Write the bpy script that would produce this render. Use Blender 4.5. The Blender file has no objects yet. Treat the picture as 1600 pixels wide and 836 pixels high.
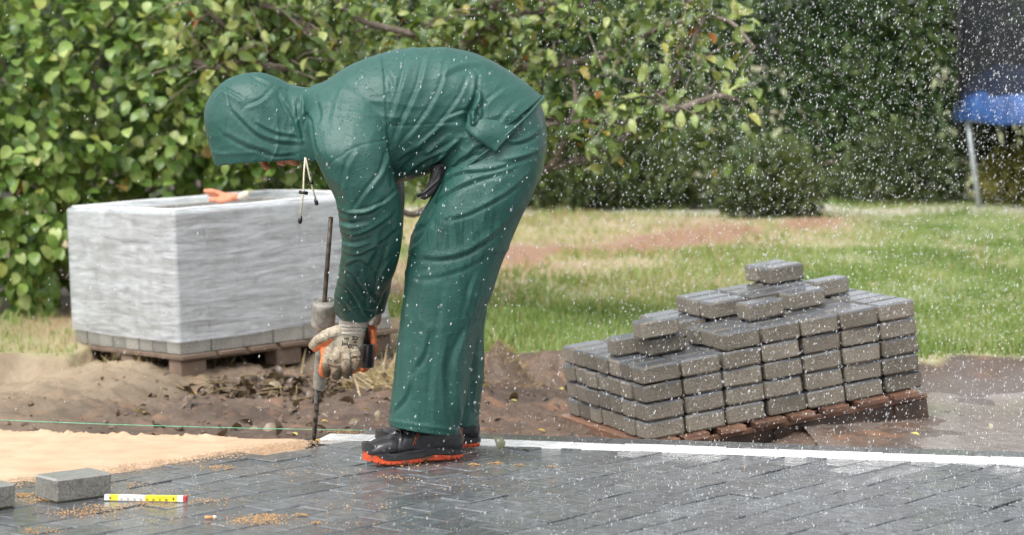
import bpy, bmesh, math, random
import numpy as np
from mathutils import Vector, Matrix, Euler

random.seed(7); rng = np.random.default_rng(7)
sc = bpy.context.scene
COL = sc.collection
# ------------------------------------------------------------------ camera, world, sun, exposure
FP, HZ, CH = 3920.0, 93.0, 1.30          # focal length in photo pixels, horizon row, eye height
cam = bpy.data.cameras.new('camera'); camo = bpy.data.objects.new('camera', cam); COL.objects.link(camo)
cam.lens = FP/1600*36; cam.sensor_width = 36
cam.shift_y = -(418-HZ)/1600
cam.clip_start = 0.1; cam.clip_end = 900
camo.location = (0, 0, CH); camo.rotation_euler = (math.radians(90), 0, 0)
cam.dof.use_dof = True; cam.dof.focus_distance = 8.12; cam.dof.aperture_fstop = 3.3
sc.camera = camo
SUN_EL, SUN_AZ = math.radians(58), math.radians(215)   # high, behind the camera to the left, veiled
w = bpy.data.worlds.new('World'); sc.world = w; w.use_nodes = True
nt = w.node_tree; nt.nodes.clear()
o_ = nt.nodes.new('ShaderNodeOutputWorld'); bg = nt.nodes.new('ShaderNodeBackground')
sky = nt.nodes.new('ShaderNodeTexSky'); sky.sky_type = 'NISHITA'; sky.sun_disc = False
sky.sun_elevation = SUN_EL; sky.sun_rotation = SUN_AZ; sky.air_density = 1.0; sky.dust_density = 4.0; sky.ozone_density = 1.0
hs = nt.nodes.new('ShaderNodeHueSaturation'); hs.inputs['Saturation'].default_value = 0.17; hs.inputs['Value'].default_value = 1.15
nt.links.new(sky.outputs[0], hs.inputs['Color']); nt.links.new(hs.outputs[0], bg.inputs[0])
bg.inputs[1].default_value = 0.15
nt.links.new(bg.outputs[0], o_.inputs[0])
sl = bpy.data.lights.new('sun', 'SUN'); sl.energy = 1.15; sl.angle = math.radians(24); sl.color = (1, .965, .91)
so = bpy.data.objects.new('sun', sl); COL.objects.link(so)
sd = Vector((math.sin(SUN_AZ)*math.cos(SUN_EL), math.cos(SUN_AZ)*math.cos(SUN_EL), math.sin(SUN_EL)))
so.rotation_euler = sd.to_track_quat('Z', 'Y').to_euler()
vs = sc.view_settings; vs.view_transform = 'Standard'; vs.look = 'None'; vs.exposure = 0.82; vs.gamma = 1.0
sc.cycles.max_bounces = 6; sc.cycles.transparent_max_bounces = 12
sc.cycles.use_denoising = True

# ------------------------------------------------------------------ helpers
def P(px, py, Y): return Vector(((px-800)*Y/FP, Y, CH-(py-HZ)*Y/FP))
def G(px, py, z=0.0):
    Y = (CH-z)*FP/(py-HZ); return Vector(((px-800)*Y/FP, Y, z))
def hsh(ix, iy, iz, s):
    n = (ix*73856093) ^ (iy*19349663) ^ (iz*83492791) ^ (s*2654435761)
    n = n & 0xffffffff; n = (n ^ (n >> 13))*1274126177 & 0xffffffff
    n = (n ^ (n >> 16)) & 0xffffffff
    return n/4294967295.0
def vn(x, y, z=0.0, s=0):
    x = np.asarray(x, float); y = np.asarray(y, float)+0*x; z = np.asarray(z, float)+0*x
    ix, iy, iz = np.floor(x).astype(np.int64), np.floor(y).astype(np.int64), np.floor(z).astype(np.int64)
    fx, fy, fz = x-ix, y-iy, z-iz
    fx, fy, fz = [f*f*(3-2*f) for f in (fx, fy, fz)]
    r = 0
    for dx in (0, 1):
        for dy in (0, 1):
            for dz in (0, 1):
                r = r+hsh(ix+dx, iy+dy, iz+dz, s)*np.where(dx, fx, 1-fx)*np.where(dy, fy, 1-fy)*np.where(dz, fz, 1-fz)
    return r*2-1
def fbm(x, y, z=0.0, s=0, o=4, g=.5):
    r, a, f = 0, 1, 1
    for i in range(o):
        r = r+a*vn(np.asarray(x)*f, np.asarray(y)*f, np.asarray(z)*f, s+i*17); a *= g; f *= 2.03
    return r
def ss(x, a, b):
    t = np.clip((np.asarray(x, float)-a)/(b-a), 0, 1); return t*t*(3-2*t)

def link(o, parent=None):
    COL.objects.link(o)
    if parent is not None: o.parent = parent
    return o
def mobj(name, me, mat=None, parent=None, world=True):
    o = bpy.data.objects.new(name, me)
    if mat is not None and not me.materials: me.materials.append(mat)
    link(o)
    if parent is not None:
        o.parent = parent
        if world: o.matrix_parent_inverse = parent.matrix_basis.inverted()
    return o
def tag(o, label=None, cat=None, group=None, kind=None):
    if label: o['label'] = label
    if cat: o['category'] = cat
    if group: o['group'] = group
    if kind: o['kind'] = kind
    return o
def empty(name, loc, label, cat, group=None):
    o = bpy.data.objects.new(name, None); o.location = loc; o.empty_display_size = .1; link(o); o.matrix_basis
    return tag(o, label, cat, group)
def mesh(name, v, f, smooth=True):
    me = bpy.data.meshes.new(name); me.from_pydata([tuple(map(float, a)) for a in v], [], [tuple(map(int, a)) for a in f]); me.update()
    if smooth: me.shade_smooth()
    return me
def npmesh(name, V, F, rnd=None, smooth=False):
    """V (n,3), F (m,k) arrays of equal-sided faces"""
    me = bpy.data.meshes.new(name); k = F.shape[1]
    me.vertices.add(len(V)); me.vertices.foreach_set('co', np.ascontiguousarray(V, np.float32).ravel())
    me.loops.add(F.size); me.loops.foreach_set('vertex_index', F.astype(np.int32).ravel())
    me.polygons.add(len(F)); me.polygons.foreach_set('loop_start', (np.arange(len(F))*k).astype(np.int32))
    me.polygons.foreach_set('loop_total', np.full(len(F), k, np.int32))
    if rnd is not None:
        a = me.attributes.new('rnd', 'FLOAT', 'POINT'); a.data.foreach_set('value', rnd.astype(np.float32))
    me.update(calc_edges=True)
    if smooth: me.shade_smooth()
    return me
def joined(parts):
    V, Fc, n = [], [], 0
    for v, f in parts:
        V += [tuple(a) for a in v]; Fc += [tuple(i+n for i in q) for q in f]; n += len(v)
    return V, Fc
def box(sx, sy, sz, bev=.0, c=(0, 0, 0)):
    """box with chamfered edges: (verts, faces)"""
    bm = bmesh.new(); bmesh.ops.create_cube(bm, size=1)
    for v in bm.verts: v.co = Vector((v.co.x*sx+c[0], v.co.y*sy+c[1], v.co.z*sz+c[2]))
    if bev: bmesh.ops.bevel(bm, geom=bm.edges[:], offset=bev, segments=1, affect='EDGES')
    bm.verts.ensure_lookup_table()
    r = ([v.co.copy() for v in bm.verts], [[v.index for v in f.verts] for f in bm.faces]); 
    bm.verts.index_update(); r = ([v.co.copy() for v in bm.verts], [[v.index for v in f.verts] for f in bm.faces])
    bm.free(); return r
def xf(vf, M): return ([M @ Vector(a) for a in vf[0]], vf[1])
def tube(pts, rad, n=8, cap=True):
    pts = [Vector(p) for p in pts]
    if not hasattr(rad, '__len__'): rad = [rad]*len(pts)
    V, Fc = [], []
    up = None
    for i, p in enumerate(pts):
        t = (pts[min(i+1, len(pts)-1)]-pts[max(i-1, 0)]).normalized()
        if up is None: up = Vector((0, 0, 1)) if abs(t.z) < .9 else Vector((1, 0, 0))
        a = t.cross(up).normalized(); b = t.cross(a).normalized(); up = -b if False else up
        for k in range(n):
            th = 2*math.pi*k/n; V.append(p+(a*math.cos(th)+b*math.sin(th))*rad[i])
    for i in range(len(pts)-1):
        for k in range(n):
            Fc.append((i*n+k, i*n+(k+1) % n, (i+1)*n+(k+1) % n, (i+1)*n+k))
    if cap:
        Fc.append(tuple(range(n))[::-1]); Fc.append(tuple((len(pts)-1)*n+k for k in range(n)))
    return V, Fc
def smoothpts(pts, m=5):
    pts = [np.array(p, float) for p in pts]; out = []
    q = [2*pts[0]-pts[1]]+pts+[2*pts[-1]-pts[-2]]
    for i in range(1, len(q)-2):
        for t in np.arange(m)/m:
            a, b, c, d = q[i-1], q[i], q[i+1], q[i+2]
            out.append(.5*((2*b)+(c-a)*t+(2*a-5*b+4*c-d)*t*t+(3*b-a-3*c+d)*t**3))
    out.append(pts[-1]); return out

# ------------------------------------------------------------------ materials
def nodes(name):
    m = bpy.data.materials.new(name); m.use_nodes = True; t = m.node_tree; t.nodes.clear()
    out = t.nodes.new('ShaderNodeOutputMaterial'); b = t.nodes.new('ShaderNodeBsdfPrincipled'); t.links.new(b.outputs[0], out.inputs[0])
    return m, t, b, out
def coords(t, space='Object', scale=(1, 1, 1)):
    tc = t.nodes.new('ShaderNodeTexCoord'); mp = t.nodes.new('ShaderNodeMapping'); mp.inputs['Scale'].default_value = scale
    if space == 'World':
        g = t.nodes.new('ShaderNodeNewGeometry'); t.links.new(g.outputs['Position'], mp.inputs[0])
    else: t.links.new(tc.outputs[space], mp.inputs[0])
    return mp.outputs[0]
def noise(t, vec, scale, detail=4, rough=.55, dist=0):
    n = t.nodes.new('ShaderNodeTexNoise'); n.inputs['Scale'].default_value = scale; n.inputs['Detail'].default_value = detail
    n.inputs['Roughness'].default_value = rough; n.inputs['Distortion'].default_value = dist; t.links.new(vec, n.inputs['Vector']); return n.outputs[0]
def ramp(t, fac, stops):
    r = t.nodes.new('ShaderNodeValToRGB'); e = r.color_ramp.elements
    while len(e) < len(stops): e.new(.5)
    for i, (p, c) in enumerate(stops):
        e[i].position = p; e[i].color = (*c, 1) if hasattr(c, '__len__') else (c, c, c, 1)
    t.links.new(fac, r.inputs[0]); return r.outputs[0]
def mix(t, fac, a, b, mode='MIX'):
    m = t.nodes.new('ShaderNodeMix'); m.data_type = 'RGBA'; m.blend_type = mode
    if hasattr(fac, 'is_linked') or hasattr(fac, 'links'): t.links.new(fac, m.inputs[0])
    else: m.inputs[0].default_value = fac
    for i, x in ((6, a), (7, b)):
        if hasattr(x, 'links'): t.links.new(x, m.inputs[i])
        else: m.inputs[i].default_value = (*x, 1) if hasattr(x, '__len__') else (x, x, x, 1)
    return m.outputs[2]
def math_(t, op, a, b=0.0, clamp=False):
    m = t.nodes.new('ShaderNodeMath'); m.operation = op; m.use_clamp = clamp
    for i, x in enumerate((a, b)):
        if hasattr(x, 'links'): t.links.new(x, m.inputs[i])
        else: m.inputs[i].default_value = x
    return m.outputs[0]
def bump(t, b, h, strength=.5, dist=.002, prev=None):
    n = t.nodes.new('ShaderNodeBump'); n.inputs['Strength'].default_value = strength; n.inputs['Distance'].default_value = dist
    t.links.new(h, n.inputs['Height'])
    if prev is not None: t.links.new(prev, n.inputs['Normal'])
    if b is not None: t.links.new(n.outputs[0], b.inputs['Normal'])
    return n.outputs[0]
def attr(t, name):
    a = t.nodes.new('ShaderNodeAttribute'); a.attribute_name = name; return a.outputs['Fac']
def objrnd(t):
    a = t.nodes.new('ShaderNodeObjectInfo'); return a.outputs['Random']
def simple(name, stops, scale=20, rough=.6, bstr=.3, bscale=60, bdist=.002, space='Object', stretch=(1, 1, 1), coat=0, metal=0, spec=.5, orn=0.0, detail=4, rrange=0):
    m, t, b, o = nodes(name); v = coords(t, space, stretch)
    c = ramp(t, noise(t, v, scale, detail), stops)
    if orn:
        hsv = t.nodes.new('ShaderNodeHueSaturation'); t.links.new(c, hsv.inputs['Color'])
        t.links.new(math_(t, 'ADD', math_(t, 'MULTIPLY', objrnd(t), orn), 1-orn/2), hsv.inputs['Value']); c = hsv.outputs[0]
    t.links.new(c, b.inputs['Base Color']); b.inputs['Roughness'].default_value = rough
    if rrange:
        t.links.new(ramp(t, noise(t, v, scale*.6, 3), [(.35, max(0, rough-rrange)), (.65, min(1, rough+rrange))]), b.inputs['Roughness'])
    b.inputs['Coat Weight'].default_value = coat; b.inputs['Coat Roughness'].default_value = .12
    b.inputs['Metallic'].default_value = metal; b.inputs['Specular IOR Level'].default_value = spec
    if bstr: bump(t, b, noise(t, v, bscale, 5, .6), bstr, bdist)
    return m
# ------------------------------------------------------------------ material library
M = {}
def mat_paver(name, dark, light, rough=.3, wet=.6, film=1):
    m, t, b, o = nodes(name); v = coords(t, 'World')
    n1 = noise(t, v, 130, 5, .65); n2 = noise(t, v, 3.2, 4); n3 = noise(t, v, 26, 3)
    c = mix(t, n1, dark, light)
    c = mix(t, ramp(t, n3, [(.35, 0), (.7, .55)]), c, tuple(x*1.5 for x in light))
    hsv = t.nodes.new('ShaderNodeHueSaturation'); t.links.new(c, hsv.inputs['Color'])
    t.links.new(math_(t, 'ADD', math_(t, 'MULTIPLY', objrnd(t), .5), .75), hsv.inputs['Value'])
    t.links.new(hsv.outputs[0], b.inputs['Base Color'])
    t.links.new(ramp(t, n2, [(.35, rough*.45), (.62, rough*1.7)]), b.inputs['Roughness'])
    h1 = bump(t, None, n1, .2, .0008)
    h2 = bump(t, None, noise(t, coords(t, 'World', (1, .45, 1)), 42, 3, .6, .6), .25, .0015, h1)
    vr = t.nodes.new('ShaderNodeTexVoronoi'); vr.inputs['Scale'].default_value = 55; t.links.new(v, vr.inputs['Vector'])
    h3 = bump(t, None, vr.outputs['Distance'], .15, .0015, h2)
    # standing film of water, pocked by the rain, towards the right of the paving
    sx = t.nodes.new('ShaderNodeSeparateXYZ'); t.links.new(v, sx.inputs[0])
    fm = ramp(t, math_(t, 'ADD', math_(t, 'MULTIPLY', noise(t, v, 2.4, 4), 1.1), math_(t, 'MULTIPLY', sx.outputs['X'], .28)), [(.35, .25*film), (.62, 1.0*film)])
    rp = t.nodes.new('ShaderNodeBump'); rp.inputs['Distance'].default_value = .016; t.links.new(noise(t, v, 30, 3, .5, 1.6), rp.inputs['Height']); t.links.new(math_(t, 'MULTIPLY', fm, .8), rp.inputs['Strength']); t.links.new(h3, rp.inputs['Normal']); t.links.new(rp.outputs[0], b.inputs['Normal'])
    t.links.new(rp.outputs[0], b.inputs['Coat Normal'])
    b.inputs['Coat Weight'].default_value = 0
    t.links.new(mix(t, fm, ramp(t, n2, [(.35, rough*.8), (.62, rough*1.5)]), .05), b.inputs['Roughness'])
    b.inputs['Specular IOR Level'].default_value = .5; b.inputs['Coat Weight'].default_value = wet; b.inputs['Coat Roughness'].default_value = .16
    return m
M['paver_floor'] = mat_paver('wet_dark_concrete', (.034, .037, .040), (.14, .148, .155), .17, .5)
M['paver_white'] = mat_paver('wet_white_concrete', (.55, .55, .53), (.85, .85, .83), .5, .1, 0)
def mat_sidepaver(name, side0, side1, top0, top1):
    """raw sandy concrete sides, darker wet top"""
    m, t, b, o = nodes(name); v = coords(t, 'Object')
    n1 = noise(t, v, 150, 5, .7); n2 = noise(t, v, 14, 4)
    cs = mix(t, n2, side0, side1); cs = mix(t, ramp(t, n1, [(.38, .75), (.56, 0)]), cs, tuple(x*.45 for x in side0))
    ct = mix(t, n1, top0, top1)
    tc = t.nodes.new('ShaderNodeTexCoord'); sp = t.nodes.new('ShaderNodeSeparateXYZ'); t.links.new(tc.outputs['Normal'], sp.inputs[0])
    up = ramp(t, sp.outputs['Z'], [(.5, 0), (.8, 1)])
    c = mix(t, up, cs, ct)
    hsv = t.nodes.new('ShaderNodeHueSaturation'); t.links.new(c, hsv.inputs['Color'])
    t.links.new(math_(t, 'ADD', math_(t, 'MULTIPLY', objrnd(t), .62), .68), hsv.inputs['Value'])
    t.links.new(hsv.outputs[0], b.inputs['Base Color'])
    t.links.new(math_(t, 'SUBTRACT', .8, math_(t, 'MULTIPLY', up, .5)), b.inputs['Roughness'])
    t.links.new(math_(t, 'MULTIPLY', up, .7), b.inputs['Coat Weight']); b.inputs['Coat Roughness'].default_value = .12
    bump(t, b, n1, .8, .003); return m
M['paver_stack'] = mat_sidepaver('stacked_concrete', (.14, .123, .098), (.26, .232, .187), (.045, .05, .06), (.11, .122, .14))
M['paver_dry'] = mat_sidepaver('loose_grey_concrete', (.22, .21, .185), (.42, .41, .37), (.28, .28, .27), (.48, .48, .46))
M['sand'] = simple('yellow_bedding_sand', [(.3, (.44, .31, .205)), (.7, (.55, .40, .275))], 9, .95, .5, 220, .003, spec=.15, detail=8)
M['sandwet'] = simple('loose_orange_sand', [(.3, (.42, .24, .10)), (.7, (.66, .42, .20))], 30, .95, .6, 300, .003, spec=.15)
M['joint'] = simple('joint_sand', [(.3, (.008, .008, .008)), (.7, (.03, .025, .02))], 14, .8, .4, 200, .002)
M['bark'] = simple('bark', [(.3, (.10, .075, .06)), (.7, (.26, .21, .17))], 14, .75, .7, 50, .006, stretch=(1, 1, .3))
M['wood_red'] = simple('wet_red_brown_planks', [(.3, (.075, .035, .022)), (.7, (.20, .105, .065))], 14, .5, .5, 60, .003, stretch=(1, .15, 1), coat=.35, orn=.5)
M['wood_shaded'] = simple('wet_shaded_wood', [(.3, (.022, .014, .010)), (.7, (.07, .042, .028))], 14, .5, .5, 60, .003, coat=.3, orn=.4)  # wet pallet wood with the shade under the deck put into its colour
M['wood_tan'] = simple('brown_pallet_wood', [(.3, (.10, .07, .05)), (.7, (.22, .155, .115))], 10, .7, .5, 50, .003, stretch=(.2, 1, 1), orn=.4)
M['steel_rusty'] = simple('rusty_steel', [(.35, (.08, .06, .045)), (.65, (.2, .17, .14))], 40, .5, .4, 120, .002, metal=.5)
M['steel_black'] = simple('muddy_black_steel', [(.4, (.02, .018, .016)), (.68, (.2, .17, .14))], 60, .4, .5, 120, .002, metal=.2)
M['cement_crust'] = simple('cement_crusted_steel', [(.3, (.13, .12, .1)), (.68, (.40, .38, .34))], 28, .6, .6, 90, .003, coat=.2)
M['galv'] = simple('galvanised_steel', [(.3, (.32, .36, .38)), (.7, (.5, .55, .57))], 20, .4, .1, 50, metal=.3)
M['tarp'] = simple('blue_padding', [(.3, (.012, .04, .14)), (.7, (.05, .12, .32))], 5, .3, .4, 14, .02, coat=.5)
M['rubber'] = simple('black_rubber', [(.3, (.012, .012, .013)), (.7, (.035, .035, .037))], 40, .38, .3, 120, .001, coat=.3)
M['leather'] = simple('black_leather', [(.3, (.010, .010, .012)), (.7, (.035, .035, .04))], 30, .42, .5, 160, .0015, coat=.35)
M['orange'] = simple('orange_rubber', [(.36, (.16, .07, .04)), (.46, (.60, .07, .02)), (.75, (.80, .12, .035))], 34, .5, .35, 140, .001)
M['orange_thread'] = simple('orange_thread', [(.3, (.4, .08, .03)), (.7, (.55, .14, .05))], 60, .7, 0)
M['skin'] = simple('skin', [(.3, (.36, .15, .09)), (.7, (.52, .25, .16))], 12, .45, .2, 90, .001)
M['hair'] = simple('dark_hair', [(.3, (.02, .014, .01)), (.7, (.05, .035, .02))], 60, .6, .6, 120, .003)
M['black_cloth'] = simple('black_cloth', [(.3, (.008, .008, .009)), (.7, (.02, .02, .022))], 20, .55, .4, 40, .006)
M['cord'] = simple('cream_cord', [(.35, (.5, .44, .3)), (.6, (.75, .7, .55))], 300, .8, .6, 500, .001)
M['plastic'] = simple('black_plastic', [(.3, (.01, .01, .01)), (.7, (.02, .02, .02))], 20, .25, 0)
M['string'] = simple('green_string', [(.3, (.12, .45, .28)), (.7, (.2, .6, .4))], 60, .7, 0)
def mat_glove(name, a, b_, dirt, low=0):
    m, t, b, o = nodes(name); v = coords(t, 'Object')
    c = mix(t, noise(t, v, 140, 2), a, b_)
    nz_ = noise(t, v, 24, 6, .7)
    if low:    # work dirt gathers on the fingers
        sp = t.nodes.new('ShaderNodeSeparateXYZ'); t.links.new(v, sp.inputs[0])
        k_ = t.nodes.new('ShaderNodeMapRange'); t.links.new(sp.outputs['Z'], k_.inputs[0]); k_.inputs[1].default_value = .26; k_.inputs[2].default_value = .38; k_.inputs[3].default_value = .26; k_.inputs[4].default_value = -.02
        nz_ = math_(t, 'ADD', nz_, k_.outputs[0])
    c = mix(t, ramp(t, nz_, [(.44, 0), (.72, .92)]), c, dirt)
    t.links.new(c, b.inputs['Base Color']); b.inputs['Roughness'].default_value = .85
    wv = t.nodes.new('ShaderNodeTexWave'); wv.inputs['Scale'].default_value = 110; wv.inputs['Distortion'].default_value = 1.5
    t.links.new(v, wv.inputs['Vector']); h = bump(t, None, wv.outputs['Fac'], .3, .001)
    bump(t, b, noise(t, v, 60, 4), .5, .003, h); return m
M['glove'] = mat_glove('dirty_knit_glove', (.42, .36, .27), (.56, .50, .39), (.12, .075, .04), 1)
M['cuff'] = mat_glove('knit_cuff', (.46, .41, .35), (.60, .55, .48), (.32, .26, .2))
M['latex'] = mat_glove('orange_latex', (.72, .17, .05), (.82, .24, .09), (.30, .11, .05))
M['latex_pale'] = mat_glove('faded_orange_latex', (.62, .22, .12), (.74, .32, .19), (.42, .2, .12))

def mat_rainwear():
    m, t, b, o = nodes('wet_green_rainwear'); v = coords(t, 'World')
    n = noise(t, v, 3.2, 4)
    c = mix(t, n, (.014, .066, .053), (.024, .098, .081))
    st = ramp(t, noise(t, coords(t, 'World', (1, 1, .09)), 46, 3, .6, .5), [(.50, 0), (.56, 1)])     # run-off streaks
    wetm = ramp(t, noise(t, coords(t, 'World', (1, 1, .35)), 4.5, 3), [(.42, 0), (.6, 1)])
    ge = t.nodes.new('ShaderNodeNewGeometry'); sg = t.nodes.new('ShaderNodeSeparateXYZ'); t.links.new(ge.outputs['True Normal'], sg.inputs[0])
    sw = t.nodes.new('ShaderNodeSeparateXYZ'); t.links.new(v, sw.inputs[0])
    wetm = math_(t, 'MULTIPLY', wetm, ramp(t, sg.outputs['Z'], [(.1, 1), (.35, 0)]))     # water runs only down steep cloth
    wetm = math_(t, 'MULTIPLY', wetm, ramp(t, sw.outputs['Z'], [(.75, 1), (1.05, 0)]))
    c = mix(t, math_(t, 'MULTIPLY', st, math_(t, 'MULTIPLY', wetm, .55)), c, (.005, .042, .032))
    t.links.new(c, b.inputs['Base Color'])
    rg = math_(t, 'SUBTRACT', .38, math_(t, 'MULTIPLY', math_(t, 'MULTIPLY', st, wetm), .2))
    t.links.new(math_(t, 'ADD', rg, ramp(t, sg.outputs['Z'], [(0, 0), (.7, .22)])), b.inputs['Roughness'])      # beaded, matt where rain lands
    b.inputs['Specular IOR Level'].default_value = .42; b.inputs['Coat Weight'].default_value = .05; b.inputs['Coat Roughness'].default_value = .3
    vo = t.nodes.new('ShaderNodeTexVoronoi'); vo.inputs['Scale'].default_value = 120; t.links.new(v, vo.inputs['Vector'])
    d = ramp(t, vo.outputs['Distance'], [(0.12, 1), (.3, 0)])
    gate = ramp(t, noise(t, v, 95, 1), [(.5, 0), (.56, 1)])
    h1 = bump(t, None, math_(t, 'MULTIPLY', d, gate), 1.0, .0018)                                   # beads
    wp_ = t.nodes.new('ShaderNodeVectorMath'); wp_.operation = 'ADD'; nw = t.nodes.new('ShaderNodeTexNoise'); nw.inputs['Scale'].default_value = 7; t.links.new(v, nw.inputs['Vector'])
    sc0 = t.nodes.new('ShaderNodeVectorMath'); sc0.operation = 'SCALE'; sc0.inputs['Scale'].default_value = .16; t.links.new(nw.outputs['Color'], sc0.inputs[0]); t.links.new(sc0.outputs[0], wp_.inputs[0]); t.links.new(v, wp_.inputs[1])
    ve = t.nodes.new('ShaderNodeTexVoronoi'); ve.feature = 'DISTANCE_TO_EDGE'; ve.inputs['Scale'].default_value = 11; t.links.new(wp_.outputs[0], ve.inputs['Vector'])
    vf = t.nodes.new('ShaderNodeTexVoronoi'); vf.inputs['Scale'].default_value = 13; t.links.new(wp_.outputs[0], vf.inputs['Vector'])
    hc_ = bump(t, None, ramp(t, ve.outputs['Distance'], [(0, 1), (.07, .25), (.2, 0)]), .12, .0025, h1)      # sharp creases of stiff coated cloth
    hf_ = bump(t, None, vf.outputs['Distance'], .25, .010, hc_)
    h2 = bump(t, None, noise(t, v, 22, 5, .6, .9), .4, .006, hf_)
    bump(t, b, math_(t, 'MULTIPLY', st, wetm), .4, -.0012, h2); return m
M['rain'] = mat_rainwear()

def mat_leaf(name, stops, use='rnd', gloss=.42, trans=.22):
    m = bpy.data.materials.new(name); m.use_nodes = True; t = m.node_tree; t.nodes.clear()
    out = t.nodes.new('ShaderNodeOutputMaterial')
    f = attr(t, 'rnd') if use == 'rnd' else objrnd(t)
    c = ramp(t, f, stops)
    c = mix(t, ramp(t, noise(t, coords(t, 'World'), 30, 3), [(.3, 0), (.7, .35)]), c, tuple(x*.55 for x in stops[1][1]))
    p = t.nodes.new('ShaderNodeBsdfPrincipled'); p.inputs['Roughness'].default_value = gloss; t.links.new(c, p.inputs['Base Color'])
    tr = t.nodes.new('ShaderNodeBsdfTranslucent')
    cc = mix(t, 1.0, c, (1.35, 1.3, .5), 'MULTIPLY'); t.links.new(cc, tr.inputs['Color'])
    mx = t.nodes.new('ShaderNodeMixShader'); mx.inputs[0].default_value = trans
    t.links.new(p.outputs[0], mx.inputs[1]); t.links.new(tr.outputs[0], mx.inputs[2]); t.links.new(mx.outputs[0], out.inputs[0])
    return m
BUSH = [(0, (.04, .095, .016)), (.3, (.11, .20, .035)), (.68, (.26, .38, .085)), (.93, (.45, .53, .2)), (.985, (.36, .38, .08)), (1, (.3, .12, .05))]
PEAR = [(0, (.035, .07, .014)), (.35, (.10, .165, .035)), (.7, (.23, .31, .08)), (.95, (.42, .47, .17)), (.985, (.50, .44, .09)), (.995, (.42, .18, .06)), (1, (.45, .1, .03))]
M['bush'] = mat_leaf('shrub_leaf', BUSH); M['bush_o'] = mat_leaf('shrub_leaf_single', BUSH, 'obj')
M['pear'] = mat_leaf('fruit_tree_leaf', PEAR); M['pear_o'] = mat_leaf('fruit_tree_leaf_single', PEAR, 'obj')
M['hedge'] = mat_leaf('conifer_foliage', [(0, (.018, .045, .012)), (.4, (.040, .085, .022)), (.8, (.085, .145, .038)), (1, (.14, .19, .055))], gloss=.6, trans=.15)
M['shrub'] = mat_leaf('low_shrub_foliage', [(0, (.035, .055, .018)), (.5, (.075, .11, .035)), (1, (.14, .18, .06))], gloss=.6, trans=.2)
M['shrub_y'] = mat_leaf('yellow_shrub_foliage', [(0, (.10, .10, .02)), (.5, (.2, .2, .04)), (1, (.3, .28, .07))], gloss=.6, trans=.2)
M['blade'] = mat_leaf('grass_blade', [(0, (.14, .23, .06)), (.45, (.25, .35, .11)), (.8, (.37, .44, .2)), (.9, (.4, .38, .18)), (1, (.5, .44, .26))], gloss=.5, trans=.35)
M['straw'] = mat_leaf('dry_grass_blade', [(0, (.3, .22, .11)), (.5, (.45, .36, .2)), (1, (.6, .5, .3))], gloss=.6, trans=.25)
M['deadleaf'] = mat_leaf('dead_leaf', [(0, (.05, .035, .025)), (.5, (.12, .08, .055)), (.9, (.2, .15, .10)), (1, (.25, .2, .12))], gloss=.4, trans=.1)
M['yleaf'] = mat_leaf('yellow_fallen_leaf', [(0, (.55, .5, .16)), (.5, (.6, .55, .12)), (1, (.55, .33, .06))], 'obj', gloss=.4, trans=.15)
M['gleaf'] = mat_leaf('grey_green_fallen_leaf', [(0, (.3, .3, .2)), (.5, (.34, .34, .22)), (1, (.38, .36, .26))], 'obj', gloss=.4, trans=.15)

def mat_ground():
    m, t, b, o = nodes('ground_soil_and_turf'); v = coords(t, 'World')
    n = noise(t, v, 2.2, 6, .6); f = noise(t, v, 45, 5, .65)
    soil = mix(t, ramp(t, n, [(.35, 0), (.65, 1)]), (.055, .036, .026), (.15, .102, .072))
    soil = mix(t, ramp(t, f, [(.35, .6), (.6, 0)]), soil, (.04, .026, .02))
    soil = mix(t, ramp(t, noise(t, v, 7, 3), [(.55, 0), (.72, .6)]), soil, (.26, .13, .07))
    turf = mix(t, f, (.17, .20, .08), (.28, .31, .14))
    dry = mix(t, f, (.34, .27, .17), (.48, .39, .26))
    red = mix(t, f, (.22, .115, .07), (.33, .20, .13))
    pth = mix(t, f, (.42, .38, .32), (.54, .5, .44))
    c = mix(t, attr(t, 'turf'), soil, turf); c = mix(t, attr(t, 'dry'), c, dry); c = mix(t, attr(t, 'red'), c, red); c = mix(t, attr(t, 'path'), c, pth)
    wet = attr(t, 'wet')
    c = mix(t, wet, c, (.11, .085, .07))
    t.links.new(c, b.inputs['Base Color'])
    t.links.new(math_(t, 'SUBTRACT', .62, math_(t, 'MULTIPLY', wet, .52)), b.inputs['Roughness'])
    h = bump(t, None, f, .7, .008)
    bump(t, b, noise(t, coords(t, 'World', (1, .5, 1)), 60, 3), .25, .003, h); return m
M['ground'] = mat_ground()
M['puddle'] = simple('muddy_water_sky_sheen', [(.3, (.26, .205, .175)), (.7, (.38, .32, .28))], 3, .10, .6, 22, .02, space='World', stretch=(1, .5, 1), coat=.8)  # muddy water; brightness of reflected sky is painted into its pale colour
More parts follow.
